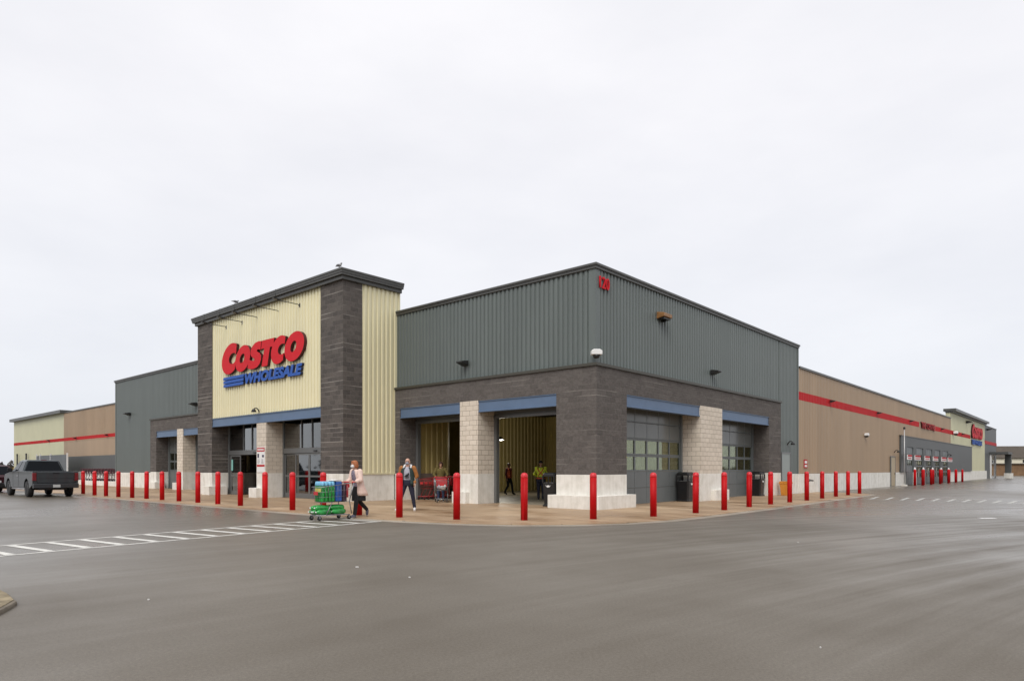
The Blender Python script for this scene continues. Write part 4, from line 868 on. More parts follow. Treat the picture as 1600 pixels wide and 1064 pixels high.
# ================================================================ PEOPLE (front towards -y, own left = +x)
def skinmat(name, c): return mat(name, c, .55, var=.06, vscale=8, coord='Object')
def remesh(mb, name, m, parent, vox=.012, sm=2):
    o = mb.build(name, m, parent, uv=False)
    md = o.modifiers.new('r', 'REMESH'); md.mode = 'VOXEL'; md.voxel_size = vox; md.use_smooth_shade = True
    s_ = o.modifiers.new('s', 'SMOOTH'); s_.factor = .5; s_.iterations = sm
    me = eval_mesh(o); me.name = name; old = o.data; o.modifiers.clear(); o.data = me; bpy.data.meshes.remove(old); return o
def limb(mb, pts, rr, n=12):
    mb.tube(pts, rr, n)
    for p, r_ in zip(pts, rr): mb.ball(p, r_, r_, r_, 10, 6)
def hand(mb, wr, d, side, curl=.35):
    wr = Vector(wr); d = Vector(d).normalized(); up = Vector((side, 0, 0)); up = (up - d * up.dot(d)).normalized(); ac = d.cross(up).normalized()
    pc = wr + d * .05; mb.tube([wr, wr + d * .03, wr + d * .085], [.026, .032, .030], 8)
    mb.ball(pc, .032, .032, .036, 8, 6)
    bend = -up * side if False else Vector((-side, 0, 0))
    for k in range(4):
        b = wr + d * .08 + ac * (.026 - .0175 * k); ln = (.062, .072, .068, .052)[k]
        m1 = b + d * ln * .5 + bend * curl * ln * .3; m2 = m1 + (d * .5 + bend * curl).normalized() * ln * .5
        mb.tube([b, m1, m2], [.0095, .009, .0075], 6); mb.ball(m2, .008, .008, .008, 6, 4)
    t0 = wr + d * .03 + ac * .026; t1 = t0 + (ac * .7 + d * .6).normalized() * .035; t2 = t1 + (d + ac * .1 + bend * .2).normalized() * .03
    mb.tube([t0, t1, t2], [.012, .011, .009], 6); mb.ball(t2, .009, .009, .009, 6, 4)
POSE = dict(pel=(0, 0, .92), che=(0, 0, 1.30), nk=(0, 0, 1.46), hd=(0, -.015, 1.60), hipR=(-.095, 0, .90), knR=(-.10, -.02, .49), anR=(-.10, .02, .09), toR=(-.115, -.13, .035),
            hipL=(.095, 0, .90), knL=(.10, -.02, .49), anL=(.10, .02, .09), toL=(.115, -.13, .035), shR=(-.19, 0, 1.40), elR=(-.245, .03, 1.13), wrR=(-.25, -.06, .89), shL=(.19, 0, 1.40), elL=(.245, .03, 1.13), wrL=(.25, -.06, .89),
            hdR=(0, -.15, -1), hdL=(0, -.15, -1))
def lerp(a, b, t): return Vector(a) * (1 - t) + Vector(b) * t
def torso(mb, P, g_=0, z_lo=None, flare=0, n=20):
    rs = []
    for t, rx, ry in ((-.12, .165, .12), (.05, .165, .125), (.3, .145, .11), (.55, .15, .112), (.85, .175, .12), (1.1, .18, .115), (1.27, .14, .09), (1.36, .075, .065)):
        c = lerp(P['pel'], P['che'], t) if t < 1 else lerp(P['che'], P['nk'], (t - 1) / .42)
        rs.append([(c.x + (rx + g_) * math.cos(2 * math.pi * k / n), c.y + (ry + g_) * math.sin(2 * math.pi * k / n), c.z) for k in range(n)])
    mb.rings(rs)
def person(loc, rz, label, pose, skin, top, top_c, legs_c, shoe_c, hair_c, hs=1.0, hair='short', group=None, mask=None, bulk=1.0, sleeves=1.0):
    P = dict(POSE); P.update(pose); r = empty('person', loc, rz, label, 'person', group); r.scale = (hs,) * 3
    mb = MB(); torso(mb, P, -.012)
    limb(mb, [P['nk'], lerp(P['nk'], P['hd'], .6)], [.058, .052])
    H = Vector(P['hd'])
    mb.ball(H + Vector((0, .012, .025)), .076, .093, .098, 18, 12); mb.ball(H + Vector((0, -.022, -.055)), .055, .062, .062, 14, 9)     # skull and jaw
    mb.ball(H + Vector((0, -.095, -.012)), .012, .020, .022, 8, 6); mb.ball(H + Vector((0, -.078, -.052)), .024, .014, .009, 8, 6)      # nose, mouth
    for s in (-1, 1):
        mb.ball(H + Vector((s * .078, .008, -.008)), .012, .018, .030, 8, 6); mb.ball(H + Vector((s * .028, -.070, .036)), .022, .014, .009, 8, 5)
    for s, q in ((-1, 'R'), (1, 'L')):
        limb(mb, [P['sh' + q], P['el' + q], P['wr' + q]], [.046, .038, .026]); limb(mb, [P['hip' + q], P['kn' + q], P['an' + q]], [.080, .052, .038])
        limb(mb, [P['an' + q], P['to' + q]], [.036, .028]); hand(mb, P['wr' + q], P['hd' + q], s)
    body = remesh(mb, 'body', skin, r, .0085, 1)
    for s in (-1, 1): MB().ball(H + Vector((s * .029, -.079, .012)), .010, .007, .006, 8, 6).build('eye', mat('eye_dark', (.02, .015, .012), .2), body)
    # trousers
    mb = MB(); c = Vector(P['pel']); nn = 18
    mb.rings([[(c.x + a * bulk * math.cos(2 * math.pi * k / nn), c.y + b * bulk * math.sin(2 * math.pi * k / nn), c.z + dz) for k in range(nn)] for dz, a, b in ((-.10, .16, .125), (.0, .175, .135), (.10, .165, .125))])
    for q in 'RL': limb(mb, [P['hip' + q], P['kn' + q], lerp(P['kn' + q], P['an' + q], .93)], [.098 * bulk, .070, .056])
    remesh(mb, 'trousers', legs_c, r, .014)
    for q in 'RL':
        mb = MB(); a = Vector(P['an' + q]); t = Vector(P['to' + q]); limb(mb, [a + Vector((0, 0, -.02)), lerp(a, t, .5) + Vector((0, 0, .0)), t], [.048, .046, .036]); bk = a + (a - t).normalized() * .03; limb(mb, [bk + Vector((0, 0, -.045))], [.035]) if False else None
        sh = remesh(mb, 'shoe', shoe_c, r, .010)
        dd = (t - a); fl = Vector((dd.x, dd.y, dd.z)).normalized(); off = Vector((0, 0, -.036))
        MB().tube([a + off - fl * .02, t + off * .6 + fl * .02], [.034, .030], 8).build('sole', white_m, sh)
    # upper garment
    mb = MB(); torso(mb, P, .018 * bulk)
    for q in 'RL': limb(mb, [P['sh' + q], P['el' + q], lerp(P['el' + q], P['wr' + q], .9 * sleeves)], [.072 * bulk, .058 * bulk, .044])
    garment = remesh(mb, top, top_c, r, .013)
    # hair
    mb = MB()
    if hair == 'short': mb.ball(H + Vector((0, .022, .050)), .083, .092, .082, 16, 10); mb.ball(H + Vector((0, .055, .005)), .075, .058, .075, 12, 8)
    elif hair == 'bob':
        mb.ball(H + Vector((0, .018, .050)), .097, .103, .090, 16, 10); mb.ball(H + Vector((0, .06, -.02)), .095, .065, .10, 14, 9)
        for s in (-1, 1): mb.ball(H + Vector((s * .078, .01, -.01)), .028, .06, .085, 10, 8)
        mb.ball(H + Vector((0, -.06, .092)), .06, .035, .03, 10, 6)
    elif hair == 'beanie': mb.ball(H + Vector((0, .012, .060)), .088, .100, .080, 16, 10); mb.lathe([(.088, .03), (.095, .035), (.095, .065), (.086, .07)], H + Vector((0, .012, 0)), 16, sy=1.1)
    remesh(mb, 'hat' if hair == 'beanie' else 'hair', hair_c, r, .012, 1)
    if mask:
        mb = MB(); mb.ball(H + Vector((0, -.062, -.040)), .060, .055, .052, 14, 9); remesh(mb, 'face_mask', mask, r, .009, 1)
    return r, P, garment, H
def coat(r, P, m, z_lo, rx, ry, gap, name='coat', n=22, thick=.012, k_=1.0):
    "open fronted coat: rings that leave a gap at the front"
    mb = MB(); rs = []
    zs = [(1.43, .12 * k_, .09 * k_), (1.38, .19 * k_, .12 * k_), (1.28, .205 * k_, .145 * k_), (1.1, .20 * k_, .155 * k_), (.95, .21 * k_, .165 * k_), (z_lo + .1, rx * .97, ry * .97), (z_lo, rx, ry)]
    c0 = Vector(P['che'])
    for k, (z, a, b) in enumerate(zs):
        ga = gap * (.5 + .5 * min(1, k / 3)); ring = []
        cx = lerp(P['pel'], P['che'], (z - P['pel'][2]) / (P['che'][2] - P['pel'][2]))
        for side, off in ((1, 0), (-1, -thick)):
            for i in range(n + 1):
                t = (i if side == 1 else n - i) / n; an = -math.pi / 2 + ga / 2 + t * (2 * math.pi - ga)
                w = 1 + .03 * math.sin(an * 7 + k)
                ring.append((cx.x + (a + off) * math.cos(an) * w, cx.y + (b + off) * math.sin(an) * w, z))
        rs.append(ring)
    mb.rings(rs); return mb.build(name, m, r, uv=False)
sk1 = skinmat('skin_fair', (.58, .34, .25)); sk2 = skinmat('skin_tan', (.42, .24, .16)); sk3 = skinmat('skin_brown', (.20, .10, .06))
navy = mat('navy_cloth', (.012, .014, .035), .8, var=.3, vscale=12, coord='Object'); blackc = mat('black_cloth', (.010, .010, .012), .85, var=.3, vscale=12, coord='Object')
pink = mat('pink_wool', (.80, .60, .52), .9, var=.12, vscale=9, coord='Object', bump=.3, bscale=60); whitec = mat('white_cloth', (.72, .72, .72), .8)
greyh = mat('grey_fleece', (.42, .42, .48), .9, var=.15, vscale=10, coord='Object'); dgreen = mat('dark_green_vest', (.012, .03, .026), .7, var=.3, vscale=10, coord='Object')
orangs = mat('rust_sleeve', (.36, .14, .035), .8, var=.35, vscale=14, coord='Object'); olive = mat('olive_coat', (.13, .10, .025), .85, var=.35, vscale=12, coord='Object')
redhair = mat('red_hair', (.42, .14, .05), .6, var=.4, vscale=30, coord='Object'); darkhair = mat('dark_hair', (.02, .014, .01), .55, var=.3, vscale=30, coord='Object')
floral = mat('floral_top', (.03, .02, .06), .7, var=.9, vscale=35, coord='Object', col2=(.35, .3, .35)); shoeg = mat('grey_shoe', (.12, .12, .17), .6, var=.4, vscale=20, coord='Object'); shoew = mat('white_shoe', (.68, .66, .66), .6)
jeans = mat('jeans', (.05, .08, .16), .85, var=.3, vscale=14, coord='Object')
# the woman with the loaded cart, striding
WP = CARTP + Vector((.6628, .7488, 0)) * .90; WP.z = .004
r, P, gm, H = person(WP, HU, 'woman in a long pale pink coat and white mask pushing the loaded cart', dict(pel=(0, .05, .90), che=(0, -.02, 1.27), nk=(0, -.055, 1.43), hd=(0, -.10, 1.565), hipR=(-.09, .05, .88), knR=(-.09, .12, .50), anR=(-.08, .42, .22), toR=(-.09, .42, .07), hipL=(.09, .05, .88), knL=(.10, -.10, .49), anL=(.10, -.16, .09), toL=(.10, -.31, .035),
      shR=(-.18, -.03, 1.37), elR=(-.25, -.06, 1.12), wrR=(-.20, -.25, 1.06), shL=(.18, -.03, 1.37), elL=(.25, -.06, 1.12), wrL=(.20, -.25, 1.06), hdR=(0, -1, 0), hdL=(0, -1, 0)), sk1, 'blouse', floral, blackc, shoeg, redhair, .985, 'bob', mask=whitec, bulk=1.12, sleeves=.5)
ct = coat(r, P, pink, .66, .25, .24, 1.3)
mb = MB()
for q in 'RL': limb(mb, [P['sh' + q], P['el' + q], lerp(P['el' + q], P['wr' + q], .5)], [.085, .078, .068])
remesh(mb, 'coat_sleeves', pink, r, .014)
mb = MB(); mb.rings([[(.215 * a * math.cos(2 * math.pi * k / 20), .06 + .2 * a * math.sin(2 * math.pi * k / 20), z) for k in range(20)] for z, a in ((.50, 1.02), (.62, 1), (.80, .9), (.95, .8))]); remesh(mb, 'skirt_hem', blackc, r, .02)
# the man walking out
p = g(637, 799); p.z = .03
r, P, gm, H = person(p, R(-4), 'man in grey hoodie with dark green vest, rust sleeves and grey mask walking out', dict(hipR=(-.10, 0, .90), knR=(-.19, -.06, .50), anR=(-.30, -.02, .09), toR=(-.36, -.16, .035), hipL=(.10, 0, .90), knL=(.17, .0, .49), anL=(.22, .06, .09), toL=(.25, -.10, .035),
      elR=(-.27, .04, 1.14), wrR=(-.25, .0, .90), elL=(.29, .04, 1.14), wrL=(.25, -.08, .92), shR=(-.20, 0, 1.40), shL=(.20, 0, 1.40)), sk1, 'hoodie', greyh, navy, shoew, darkhair, 1.02, 'bald', mask=mat('grey_mask', (.28, .30, .36), .8), bulk=1.12)
for o_ in [c_ for c_ in r.children if c_.name.startswith('hair')]: bpy.data.objects.remove(o_)
mb = MB()
for q in 'RL': limb(mb, [P['sh' + q], P['el' + q], lerp(P['el' + q], P['wr' + q], .92)], [.088, .078, .056])
remesh(mb, 'jacket_sleeves', orangs, r, .014)
coat(r, P, dgreen, .84, .25, .21, 1.15, 'vest', k_=1.13)
mb = MB(); mb.tube([(-.12, -.075, 1.40), (-.11, .05, 1.49), (0, .10, 1.51), (.11, .05, 1.49), (.12, -.075, 1.40)], [.03, .035, .04, .035, .03], 8); mb.build('hood_collar', whitec, r)
mb = MB()
for k in range(3): mb.prism([(-.075 + k * .045, 1.12), (-.04 + k * .045, 1.12), (-.005 + k * .045 + .0, 1.16 + k * .035), (-.03 + k * .04, 1.18 + k * .035)], 1, -.190, -.155)
mb.box(-.065, .075, -.185, -.155, 1.08, 1.10)
mb.build('chest_print', blackc, gm)
mb = MB()
for s in (-1, 1): mb.tube([(s * .03 + .03 * math.cos(t * math.pi / 4), H.y - .088, H.z + .012 + .02 * math.sin(t * math.pi / 4)) for t in range(9)], .004, 5)
mb.build('glasses', blackc, r)
# the woman in olive with her cart in the left opening
cp = g(690, 785.5); cp.z = .035
hr = R(8)
cart(cp, hr, 'wire cart with a red child seat pushed out by the woman in olive', 'shopping carts in use')
q = cp + Vector((math.sin(hr) * -1.0, math.cos(hr) * 1.0, 0))
r, P, gm, H = person(q, hr, 'woman in olive coat pushing a cart out of the left opening', dict(elR=(-.30, -.06, 1.16), wrR=(-.24, -.27, 1.07), elL=(.30, -.06, 1.16), wrL=(.24, -.27, 1.07), hdR=(0, -1, 0), hdL=(0, -1, 0), knL=(.10, -.10, .5), anL=(.11, -.12, .09), toL=(.11, -.27, .035)), sk2, 'coat', olive, jeans, blackc, mat('brown_hair', (.05, .02, .012), .6), .99, 'bob', bulk=1.15)
for k, (m_, dx, dy, dz, lab) in enumerate(((greyh, -.08, -.10, .53, 'dark striped shopping bag in the cart of the woman in olive'), (whitec, .06, -.25, .52, 'white parcel in the cart of the woman in olive'), (mat('green_bag', (.03, .10, .05), .6), .08, .10, .53, 'dark green bag in the cart of the woman in olive'))):
    w_ = Matrix.Translation(cp) @ Matrix.Rotation(hr, 4, 'Z') @ Vector((dx, dy, dz)); mb = MB(); mb.ball((0, 0, .10), .12, .11, .10, 12, 8); mb.ball((.06, .03, .14), .07, .07, .08, 10, 6)
    o = remesh(mb, 'shopping_bag', m_, None, .015); o.location = w_; tag(o, lab, 'bag')
# staff
vesto = mat('orange_vest', (.75, .14, .05), .6, var=.3, vscale=10, coord='Object'); vesty = mat('yellow_hi_vis', (.78, .95, .07), .55, var=.2, vscale=12, coord='Object'); redc = mat('dark_red_cloth', (.10, .02, .025), .8)
p = g(795, 773.5); p.z = .037
r, P, gm, H = person(p, R(55), 'staff member in an orange vest walking away inside the wide doorway', dict(knL=(.10, -.14, .5), anL=(.1, -.2, .09), toL=(.1, -.34, .035), anR=(-.1, .2, .12), toR=(-.1, .08, .035), wrL=(.25, .20, .92), elL=(.26, .12, 1.14)), sk3, 'shirt', redc, blackc, blackc, darkhair, 1.0, 'short')
coat(r, P, vesto, .92, .20, .165, .5, 'orange_vest')
p = g(845, 782.5); p.z = .037
r, P, gm, H = person(p, R(172), 'staff member in a yellow jacket with orange cross, back turned, in the wide doorway', dict(elR=(-.30, -.05, 1.15), wrR=(-.22, -.22, 1.05), elL=(.30, -.05, 1.15), wrL=(.22, -.22, 1.05), hdR=(0, -1, 0), hdL=(0, -1, 0)), sk2, 'jacket', vesty, navy, blackc, blackc, 1.02, 'beanie', bulk=1.2)
mb = MB()
for s in (-1, 1): mb.tube([(s * .13, .10, 1.42), (s * .07, .155, 1.28), (-s * .08, .162, 1.12), (-s * .15, .145, .95)], .022, 6)
mb.tube([(.195 * math.cos(a), .152 * math.sin(a), .96) for a in [math.pi * k / 12 for k in range(13)]], .026, 6)
mb.build('reflective_cross', vesto, gm)
def nested(n, o, step, rz, lab, wire=redd, group='nested shopping carts', plastic=None):
    c0 = cart(o, rz, lab % 'front one', group, wire, plastic)
    names = ['second', 'third', 'fourth', 'fifth', 'sixth', 'seventh', 'eighth', 'ninth', 'tenth', 'eleventh', 'twelfth']
    for k in range(1, n):
        c = copy_tree(c0); c.location = o + step * k; tag(c, lab % names[k - 1])
nested(5, W(1.35, 10.2, .036), Vector((SITE.to_3x3() @ Vector((.26, 0, 0)))), HU, 'red framed cart nested by the cream wall inside the left opening, %s', group='carts nested inside the left opening')
nested(4, W(8.0, 7.3, .036), Vector((SITE.to_3x3() @ Vector((.12, -.24, 0)))), HU + R(30), 'dark cart in the short row behind the yellow jacket, %s', mat('dark_wire', (.05, .05, .05), .5), 'carts nested inside the wide doorway')
nested(12, W(.9, 48.6, .42), Vector((SITE.to_3x3() @ Vector((0, .72, 0)))), ROT + R(90), 'dark cart parked at the low charcoal band at left, %s', mat('dark_red_wire', (.05, .012, .02), .6), 'carts parked at the left wall', mat('dark_red_plastic', (.08, .012, .02), .6))
o = MB().box(.2, 1.9, 47.3, 60, 0, .40).build('loading_ledge', conc, None, bevel=.01); site_obj(o); tag(o, 'low concrete ledge under the parked carts at the left wall', 'ledge')
# lit lamp hanging in the vestibule
lp = Vector((-.64, 37.0, 3.05)); r = empty('hanging_lamp', lp, 0, 'small lit lamp hanging inside the wide doorway', 'lamp')
MB().lathe([(.03, .18), (.06, .15), (.22, 0), (.2, -.01)], n=14).build('lamp_shade', frame_m, r); MB().lathe([(0, -.03), (.17, -.02), (.17, .01)], n=14).build('lamp_glow', mat('lamp_lit', (.9, .9, .85), .5, emit=((1, .97, .9), 6)), r)
pl_ = bpy.data.lights.new('lamp_light', 'POINT'); pl_.energy = 120; pl_.color = (1, .93, .8); pl_.shadow_soft_size = .2; plo = bpy.data.objects.new('lamp_light', pl_); COL.objects.link(plo); plo.parent = r; plo.location = (0, 0, -.15)
MB().tube([(0, 0, .18), (0, 0, 1.88)], .008, 5).build('cord', lampm, r)

# ================================================================ VEHICLES (front towards -y)
tyre = rubber; rimm = mat('alloy_rim', (.55, .55, .56), .3, metal=.8); taill = mat('tail_red', (.16, .004, .008), .3, coat=.3)
def wheel(par, x, y, rad, w=.24):
    s = 1 if x > 0 else -1
    t = MB().lathe([(rad * .62, -w / 2), (rad * .94, -w / 2), (rad, -w * .38), (rad, w * .38), (rad * .94, w / 2), (rad * .62, w / 2)], (x, y, rad), 28, axis=0).build('wheel', tyre, par)
    mb = MB().lathe([(0, s * .06), (rad * .58, s * .05), (rad * .64, s * (w / 2 + .004)), (rad * .60, s * (w / 2 - .02)), (rad * .5, s * .05)], (x, y, rad), 24, axis=0)
    for k in range(6):
        a = k * math.pi / 3; mb.tube([(x + s * (w / 2 - .03), y + .05 * math.cos(a), rad + .05 * math.sin(a)), (x + s * (w / 2 - .03), y + rad * .58 * math.cos(a), rad + rad * .58 * math.sin(a))], .028, 5)
    mb.build('rim', rimm, t)
def side_profile(top, ybot, zbot, arches, ra, za):
    "body side outline with wheel arches cut from the sill"
    pts = list(top); y1, y0 = ybot; pts.append((y1, zbot))
    cur = []
    for yc in arches:      # arches given front to rear, sill runs from front (y1) to rear (y0)
        for k in range(11):
            a = math.pi - math.pi * k / 10; cur.append((yc + ra * -math.cos(math.pi - a) , za + ra * math.sin(a)))
    pts += cur; pts.append((y0, zbot)); return pts
def vehicle(loc, rz, label, cat, L_, paint, pickup=True, name='pickup_truck'):
    r = empty(name, loc, rz, label, cat); hw = 1.0 if pickup else .93; ra, rad = .49, .41
    yr, yf = (1.72, -1.98) if pickup else (1.35, -1.40)
    if pickup: top = [(2.86, .66), (2.88, 1.30), (.80, 1.32), (.78, 1.34), (-1.45, 1.32), (-1.60, 1.27), (-2.70, 1.16), (-2.88, 1.0), (-2.90, .62)]
    else: top = [(2.25, .55), (2.28, .95), (2.22, 1.08), (-1.0, 1.08), (-1.2, 1.04), (-2.15, .92), (-2.3, .75), (-2.3, .5)]
    zb = .46 if pickup else .32; za = .44 if pickup else .38; ra = .50 if pickup else .40; rad = .41 if pickup else .34
    poly = list(top) + [(yf - ra - .12, zb)]
    for yc in (yf, yr):
        poly += [(yc - ra * math.cos(math.pi * k / 10), max(zb, za + ra * math.sin(math.pi * k / 10))) for k in range(11)]
    poly += [(yr + ra + .15, zb)]
    body = MB().prism(poly, 0, -hw, hw).build('body', paint, r, bevel=.05)
    gb, gt = (1.30, 1.87) if pickup else (1.06, 1.62)
    yb0, yb1, yt0, yt1 = (.74, -1.48, .58, -.72) if pickup else (2.12, -1.1, 1.75, -.35)
    wb, wt = hw - .07, hw - .27
    MB().rings([[(wb, yb0, gb), (-wb, yb0, gb), (-wb, yb1, gb), (wb, yb1, gb)], [(wt, yt0, gt), (-wt, yt0, gt), (-wt, yt1, gt), (wt, yt1, gt)], [(wt - .1, yt0 - .12, gt + .05), (-wt + .1, yt0 - .12, gt + .05), (-wt + .1, yt1 + .12, gt + .05), (wt - .1, yt1 + .12, gt + .05)]], smooth=False).build('cabin', paint, r, bevel=.03)
    def pane(a, b, c_, d_, n_, nm='window', ins=.07):
        a, b, c_, d_ = map(Vector, (a, b, c_, d_)); m_ = (a + b + c_ + d_) / 4; n_ = Vector(n_).normalized()
        q = [m_ + (p_ - m_) * 1 for p_ in (a, b, c_, d_)]; q = [p_ + (m_ - p_).normalized() * ins for p_ in q]
        vs = [p_ + n_ * .012 for p_ in q] + [p_ - n_ * .02 for p_ in q]
        MB().add(vs, [(0, 1, 2, 3), (7, 6, 5, 4), (0, 4, 5, 1), (1, 5, 6, 2), (2, 6, 7, 3), (3, 7, 4, 0)]).build(nm, mat('tinted_glass', (.006, .008, .011), .12, spec=.14), r)
    pane((wb, yb0, gb), (-wb, yb0, gb), (-wt, yt0, gt), (wt, yt0, gt), (0, 1, .3), 'rear_window', .09)
    pane((wb, yb1, gb), (-wb, yb1, gb), (-wt, yt1, gt), (wt, yt1, gt), (0, -1, .8), 'windshield', .08)
    for s in (-1, 1):
        nrm = (s, 0, .35); sp = [0, .48, 1] if pickup else [0, .36, .68, 1]
        for k in range(len(sp) - 1):
            f0, f1 = sp[k], sp[k + 1]
            B0 = lerp((s * wb, yb0, gb), (s * wb, yb1, gb), f0); B1 = lerp((s * wb, yb0, gb), (s * wb, yb1, gb), f1); T0 = lerp((s * wt, yt0, gt), (s * wt, yt1, gt), f0); T1 = lerp((s * wt, yt0, gt), (s * wt, yt1, gt), f1)
            pane(B0, B1, T1, T0, nrm, 'window', .06)
        ry = top[1][0]
        MB().box(s * (hw - .17), s * (hw + .008), ry - .10, ry + .012, (.84 if pickup else .72), (1.24 if pickup else 1.0)).build('tail_light', taill, r, bevel=.02)
        MB().box(s * (hw - .02), s * (hw + .20), yb1 + .22, yb1 + .30, gb - .02, gb + .20).build('mirror', blackc, r, bevel=.03)
        mb = MB(); mb.box(s * hw, s * (hw + .02), -.1, .08, gb - .24, gb - .20); mb.build('door_handle', rimm, r, bevel=.006)
        MB().box(s * (hw + .001), s * (hw + .004), .18, .195, zb + .08, gb - .02).box(s * (hw + .001), s * (hw + .004), -.95, -.935, zb + .08, gb - .02).build('door_seam', blackc, r)
        MB().box(s * (hw - .3), s * (hw - .02), top[-1][0] - .02, top[-1][0] + .15, .85 if pickup else .62, 1.02 if pickup else .78).build('headlight', white_m, r, bevel=.03)
        for yc in (yr, yf): wheel(r, s * (hw - .13), yc, rad)
    if pickup:
        tg = MB().box(-.80, .80, 2.86, 2.905, .72, 1.29).build('tailgate', paint, r, bevel=.015)
        MB().box(-.14, .14, 2.90, 2.915, 1.19, 1.24).build('tailgate_handle', blackc, tg); MB().box(-.74, .74, 2.90, 2.912, .95, .962).build('crease_shade', blackc, tg)  # the thin black bar draws the shade line of a crease in colour
        MB().box(-.80, .80, .85, 2.80, 1.31, 1.325).build('bed_dark_inset', blackc, r)  # dark sheet on top: the shade inside the open bed put into colour
        MB().box(-.99, .99, 2.80, 3.02, .46, .70).build('rear_bumper', mat('bumper_dark', (.05, .055, .06), .3, metal=.5), r, bevel=.03)
        MB().box(-.16, .16, 3.022, 3.03, .50, .64).build('license_plate', mat('plate', (.5, .52, .52), .5), r)
        MB().box(-.95, .95, -2.98, -2.82, .42, .66).build('front_bumper', mat('bumper_dark', (.05, .055, .06), .3), r, bevel=.03)
        MB().box(-.55, .55, -2.93, -2.86, .72, 1.05).build('grille', blackc, r, bevel=.02)
        for s in (-1, 1): MB().tube([(s * .93, 1.1, .40), (s * .93, -1.35, .40)], .05, 8).build('running_board', rimm, r)
        MB().box(-.12, .12, yb0 + .0, yb0 - .06, gt + .03, gt + .06).build('brake_lamp', taill, r)
        MB().box(-.6, .6, -1.7, 2.5, .36, .60).tube([(-.75, 1.72, .42), (.75, 1.72, .42)], .07, 8).ball((0, 1.72, .40), .16, .16, .15).build('underbody', black_m, r)
    else:
        MB().box(-.88, .88, 2.22, 2.36, .34, .60).build('rear_bumper', black_m, r, bevel=.03); MB().box(-.16, .16, 2.362, 2.37, .62, .74).build('license_plate', mat('plate', (.5, .52, .52), .5), r)
        MB().box(-.85, .85, -2.38, -2.25, .30, .62).build('front_bumper', black_m, r, bevel=.03)
        MB().box(-.6, .6, -1.7, 1.9, .25, .45).build('underbody', black_m, r)
    return r
truckp = mat('truck_slate', (.042, .052, .058), .30, metal=.5, coat=.3); marp = mat('car_maroon', (.05, .012, .018), .2, metal=.3, coat=.6)
tr = vehicle(W(-9.12, 29.85, 0), ROT + math.pi, 'dark slate crew cab pickup seen from behind, parked at the far left', 'pickup truck', 5.8, truckp)
vehicle(W(-9.7, 38.7, 0), ROT + math.pi, 'dark maroon car ahead of the pickup, cut by the left frame edge', 'car', 4.6, marp, False, 'parked_car')

# ================================================================ BIRDS, FENCE, HOUSE, TREES
def bird(loc, rz, label):
    r = empty('bird', loc, rz, label, 'bird', 'birds on the tower cornice')
    mb = MB(); mb.ball((0, 0, .13), .06, .13, .06); mb.ball((0, -.12, .20), .035, .045, .035); limb(mb, [(0, -.08, .15), (0, -.11, .19)], [.04, .03]); mb.tube([(0, .08, .14), (0, .24, .12)], [.05, .012], 8); mb.tube([(0, -.15, .20), (0, -.20, .19)], [.012, .003], 6)
    mb.tube([(.02, 0, .1), (.02, 0, 0)], .009, 6); mb.tube([(-.02, 0, .1), (-.02, 0, 0)], .009, 6); remesh(mb, 'body', mat('gull_grey', (.35, .35, .36), .7), r, .01, 1)
    MB().ball((.055, .03, .14), .014, .11, .04).ball((-.055, .03, .14), .014, .11, .04).build('wings', mat('gull_wing', (.14, .14, .15), .7), r)
bird(W(TU - .2, 11.0, 9.88), 1.0, 'small grey bird perched at the peak corner of the tower cornice')
bird(W(TU - .2, 20.2, 9.88), 2.4, 'small grey bird perched halfway along the tower cornice')
f = empty('enclosure_fence', W(.6, 61.7, 0), LR, 'grey panel fence with white posts against the pale block at the far left', 'fence')
MB().box(-10.6, 0, -.04, .04, .1, 2.85).build('fence_panel', mat('fence_grey', (.13, .14, .15), .6, var=.2, vscale=1), f)
for x in (-10.6, -9.2, -5.5, 0.0): MB().box(x - .045, x + .045, -.06, .06, 0, 3.0).build('post', white_m, f)
for i, v in enumerate((82.4, 86.5)):
    o = MB().tube([(0, 0, 0), (0, 0, 3.3)], .09, 8).build('wall_pipe', lampm, None, loc=W(1.9, v, 0)); tag(o, 'dark upright pipe on the pale end wall, %s' % ('right one', 'left one')[i], 'pipe')
# house beyond the right end
hb = Vector((.745 * 150, 150, 0)); hw_ = math.atan2(.1, 1)
h = empty('apartment_house', hb, R(-6), 'long brown roofed house with cream upper floor beyond the store', 'house')
hbm = mat('house_brick', (.22, .13, .07), .9, var=.3, vscale=1, coord='Object'); hcr = mat('house_cream', (.72, .68, .55), .8); hrf = mat('house_roof', (.085, .07, .055), .9, var=.2, vscale=1, coord='Object')
MB().box(-3, 34, 0, 9, 0, 2.7).build('lower_wall', hbm, h); MB().box(-2.99, 33.99, .01, 8.99, 2.7, 3.9).build('upper_wall', hcr, h)
MB().prism([(-.35, 4.0), (4.5, 6.75), (9.4, 4.0), (9.4, 3.88), (-.35, 3.88)], 0, -4, 35).build('roof', hrf, h)
for k in range(9):
    x = -1.2 + k * 3.8; w_ = MB().box(x, x + 1.5, -.04, .0, 2.85, 3.55).build('window', black_m, h); MB().box(x - .08, x + 1.58, -.06, -.0, 2.78, 2.85).box(x + .7, x + .8, -.07, -.04, 2.85, 3.55).build('window_frame', white_m, w_)
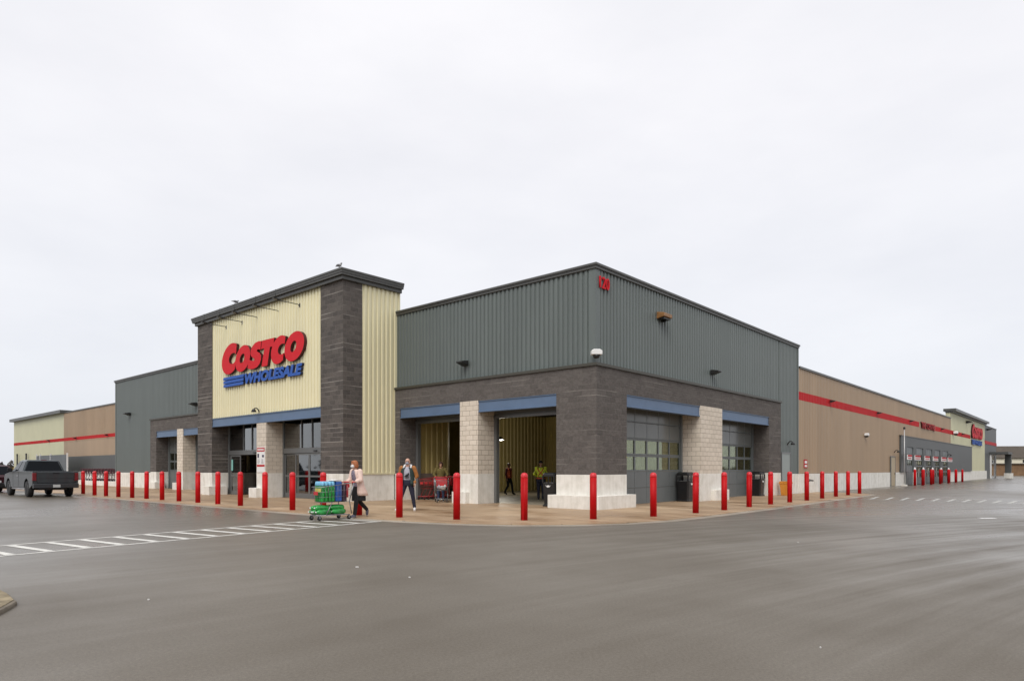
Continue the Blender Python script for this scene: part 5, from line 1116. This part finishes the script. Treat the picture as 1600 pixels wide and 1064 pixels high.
MB().box(-3, 34, -.35, .0, 2.55, 2.75).build('ledge', hrf, h)
# belts of bare trees and scrub far away: behind the left end and all round the back of the lot
def belt(pts, hgt, n, m, name, dens=1.0, size=1.0):
    mb = MB(); rnd = random.Random(n)
    for i in range(n):
        t = rnd.random() * (len(pts) - 1); k = int(t); p_ = Vector(pts[k]).lerp(Vector(pts[k + 1]), t - k)
        x = p_.x + rnd.gauss(0, 5); y = p_.y + rnd.gauss(0, 5)
        hh = hgt * (.55 + .45 * noise.noise((x * .07, y * .07, 0)) + .3 * noise.noise((x * .3, y * .3, 1)))
        z = max(.1, hh * rnd.random() ** .8); s = size * rnd.uniform(.4, 1.1); a = rnd.random() * 6.3; b = rnd.uniform(-1, 1)
        u_ = Vector((math.cos(a), math.sin(a), b * .4)) * s; w_ = Vector((-math.sin(a) * .4, math.cos(a) * .4, 1)).normalized() * s
        c_ = Vector((x, y, z)); mb.add([c_ - u_, c_ + w_, c_ + u_ * .8, c_ - w_ * .7], [(0, 1, 2, 3)])
    return tag(mb.build(name, m, fix=False, uv=False), kind='stuff', cat=None)
bare = mat('bare_wood', (.13, .12, .11), .95, var=.5, vscale=.2, coord='Object'); ever = mat('evergreen_far', (.035, .05, .022), .95, var=.5, vscale=.2, coord='Object')
tag(belt([(-330, 170), (-240, 260), (-120, 330)], 6.5, 5200, bare, 'far_woodland', size=1.3), 'far bare woodland on the left horizon', 'woodland')
tag(belt([(-220, 120), (-190, 190), (-150, 230)], 2.6, 2200, mat('dry_scrub', (.24, .17, .06), .95, var=.5, vscale=.3, coord='Object'), 'dry_scrub', size=.9), 'dry yellow brown scrub below the far woodland at left', 'scrub')
tag(belt([(-220, 60), (-160, -60), (-60, -95), (60, -95), (170, -60), (230, 60)], 11, 9000, ever, 'tree_belt', size=1.6), 'dark belt of trees round the back of the parking lot', 'woodland')
tag(belt([(150, 190), (260, 150)], 4, 1500, bare, 'far_scrub', size=1.2), 'low bare scrub behind the house at right', 'scrub')
